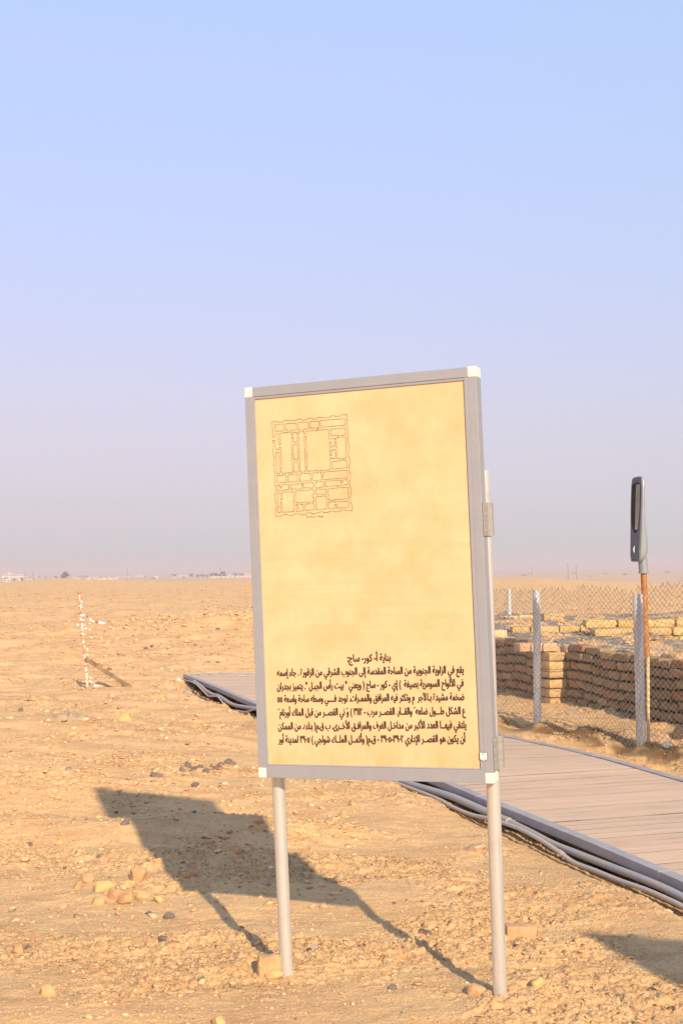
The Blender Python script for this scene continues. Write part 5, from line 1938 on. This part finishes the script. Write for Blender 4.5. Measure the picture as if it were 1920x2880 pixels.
tree(170, 201, 1607, 1631, 'big round dark tree rising above the left horizon', 1.8)
tree(56, 69, 1624, 1635, 'small dark tree in front of the right end of the white building')
tree(36, 46, 1626, 1634, 'small dark tree in front of the middle of the white building')
tree(12, 20, 1623, 1631, 'small dark tree in front of the left half of the white building', .8)
tree(107, 115, 1620, 1625, 'small faint tree right of the pole on the left horizon', .6)
tree(124, 132, 1619, 1625, 'second small faint tree, nearer to the big round tree', .6)
tree(151, 167, 1620, 1627, 'low bush-like tree just left of the big round tree', .8)
tree(404, 412, 1619.5, 1624, 'small bush-like tree left of the yellow mast', .6)
tree(479, 499, 1613, 1623, 'rounded grey-green tree standing alone left of the tree row', 1.0)
TR = [(530, 545, 1612, 1624), (547, 566, 1615.5, 1624), (562, 576, 1614, 1624), (575, 590, 1614, 1624), (588, 602, 1611, 1624), (600, 616, 1610, 1624), (613, 626, 1609.5, 1624), (622, 638, 1605.5, 1624)]
nmz = ['first tree of the row at its left end, with a pale gap below', 'low wide tree second in the far row', 'round tree third in the far row', 'round tree fourth in the far row, before it rises', 'fifth tree of the far row, where it starts to rise', 'sixth tree of the far row', 'seventh tree of the far row, beside the tallest', 'tallest tree, at the right end of the far row']
for q, lb in zip(TR, nmz): tree(*q, lb, 1.0, group='row of trees on the left horizon')
tree(655, 670, 1609.5, 1621, 'left tree of the pair between the tree row and the sign frame', .9)
tree(668, 688, 1611, 1621, 'right tree of the pair between the tree row and the sign frame', .9)
tree(217, 252, 1618.5, 1624, 'long low dark thicket behind the long beige house', 1.0)
tree(425, 440, 1624, 1630, 'dark low bush left of the bright huts below the mast', .6)
tree(510, 524, 1622, 1627, 'dark low bush in front of the beige flat-roofed house', .6)


def pole(px, pyt, pyb, label, arm=0, name='utility_pole', r=.13, mat=None):
    Y = plain_d(pyb, px)
    a = at(px, pyb, Y); z1_ = at(px, pyt, Y).z
    e = empty(name, (a.x, Y, -4.1), label, 'pole')
    MB().tube([(a.x, Y, -4.3), (a.x, Y, z1_)], [r * 1.2, r * .8], 8).build('shaft', mat or M_POLE, e, smooth=True)
    if arm: MB().box((a.x - arm, Y - .1, z1_ - .25), (a.x + .2, Y + .1, z1_)).build('arm', mat or M_POLE, e)
    return e


M_MAST = simple('yellow_mast', (0.66, 0.44, 0.12), 0.7, 0, 0.1, 2)
pole(67.5, 1586, 1628, 'tall thin mast right of the white building', 0)
pole(94, 1604, 1636, 'street light pole with a short head right of the small houses', .9)
pole(358, 1600, 1634, 'street light pole in the middle of the left horizon', .9)
pole(620, 1597, 1634, 'street light pole standing in front of the tree row', 1.2)
pole(446, 1607, 1622, 'yellow mast on the left horizon', 2.2, r=.35, mat=M_MAST)
pole(366, 1608, 1624, 'thin pole just right of the middle street light', .5)
pole(1597, 1587, 1631, 'street light pole with a hooked head on the right horizon', 1.0)
pole(1621, 1593, 1631, 'plain pole right of the hooked street light on the right horizon', 0)
pole(1496, 1596, 1622, 'faint pole on the right horizon left of the hooked street light', .4)
pole(1838, 1580, 1604, 'faint pole on the right horizon beyond the street lamp head', 0, r=.2)

# scrub on the right-hand plain
for i, (px, py, w, h, lb) in enumerate([
        (1472, 1620, 22, 5, 'dark scrub patch left of the poles on the right plain'), (1488, 1616, 14, 4, 'small scrub patch beside the larger one on the right plain'),
        (1612, 1614, 12, 4, 'scrub patch between the two poles on the right plain'), (1704, 1616, 16, 4, 'scrub patch halfway between the poles and the lamp'),
        (1758, 1618, 18, 5, 'scrub patch just left of the lamp collar'), (1876, 1612, 26, 6, 'wide scrub patch on the plain right of the lamp'),
        (1660, 1622, 10, 3, 'tiny scrub patch right of the poles')]):
    tree(px - w / 2, px + w / 2, py - h, py, lb, .5, 'scrub')

# low rise far out on the right
# ------------------------------------------------------------------ haze over everything
hzb = MB().box((-9500, -9500, -7.0), (9500, 12000, 31.0))
m = bpy.data.materials.new('dusty_air')
m.use_nodes = True
nt = m.node_tree; nt.nodes.clear()
vol = nt.nodes.new('ShaderNodeVolumePrincipled')
vol.inputs['Color'].default_value = (0.65, 0.595, 0.635, 1)
vol.inputs['Density'].default_value = 0.0005
vol.inputs['Anisotropy'].default_value = 0.0
out = nt.nodes.new('ShaderNodeOutputMaterial')
nt.links.new(vol.outputs['Volume'], out.inputs['Volume'])
hz_o = hzb.build('haze', m)
tag(hz_o, 'thin dusty haze fading the far town and horizon', 'haze', kind='stuff')
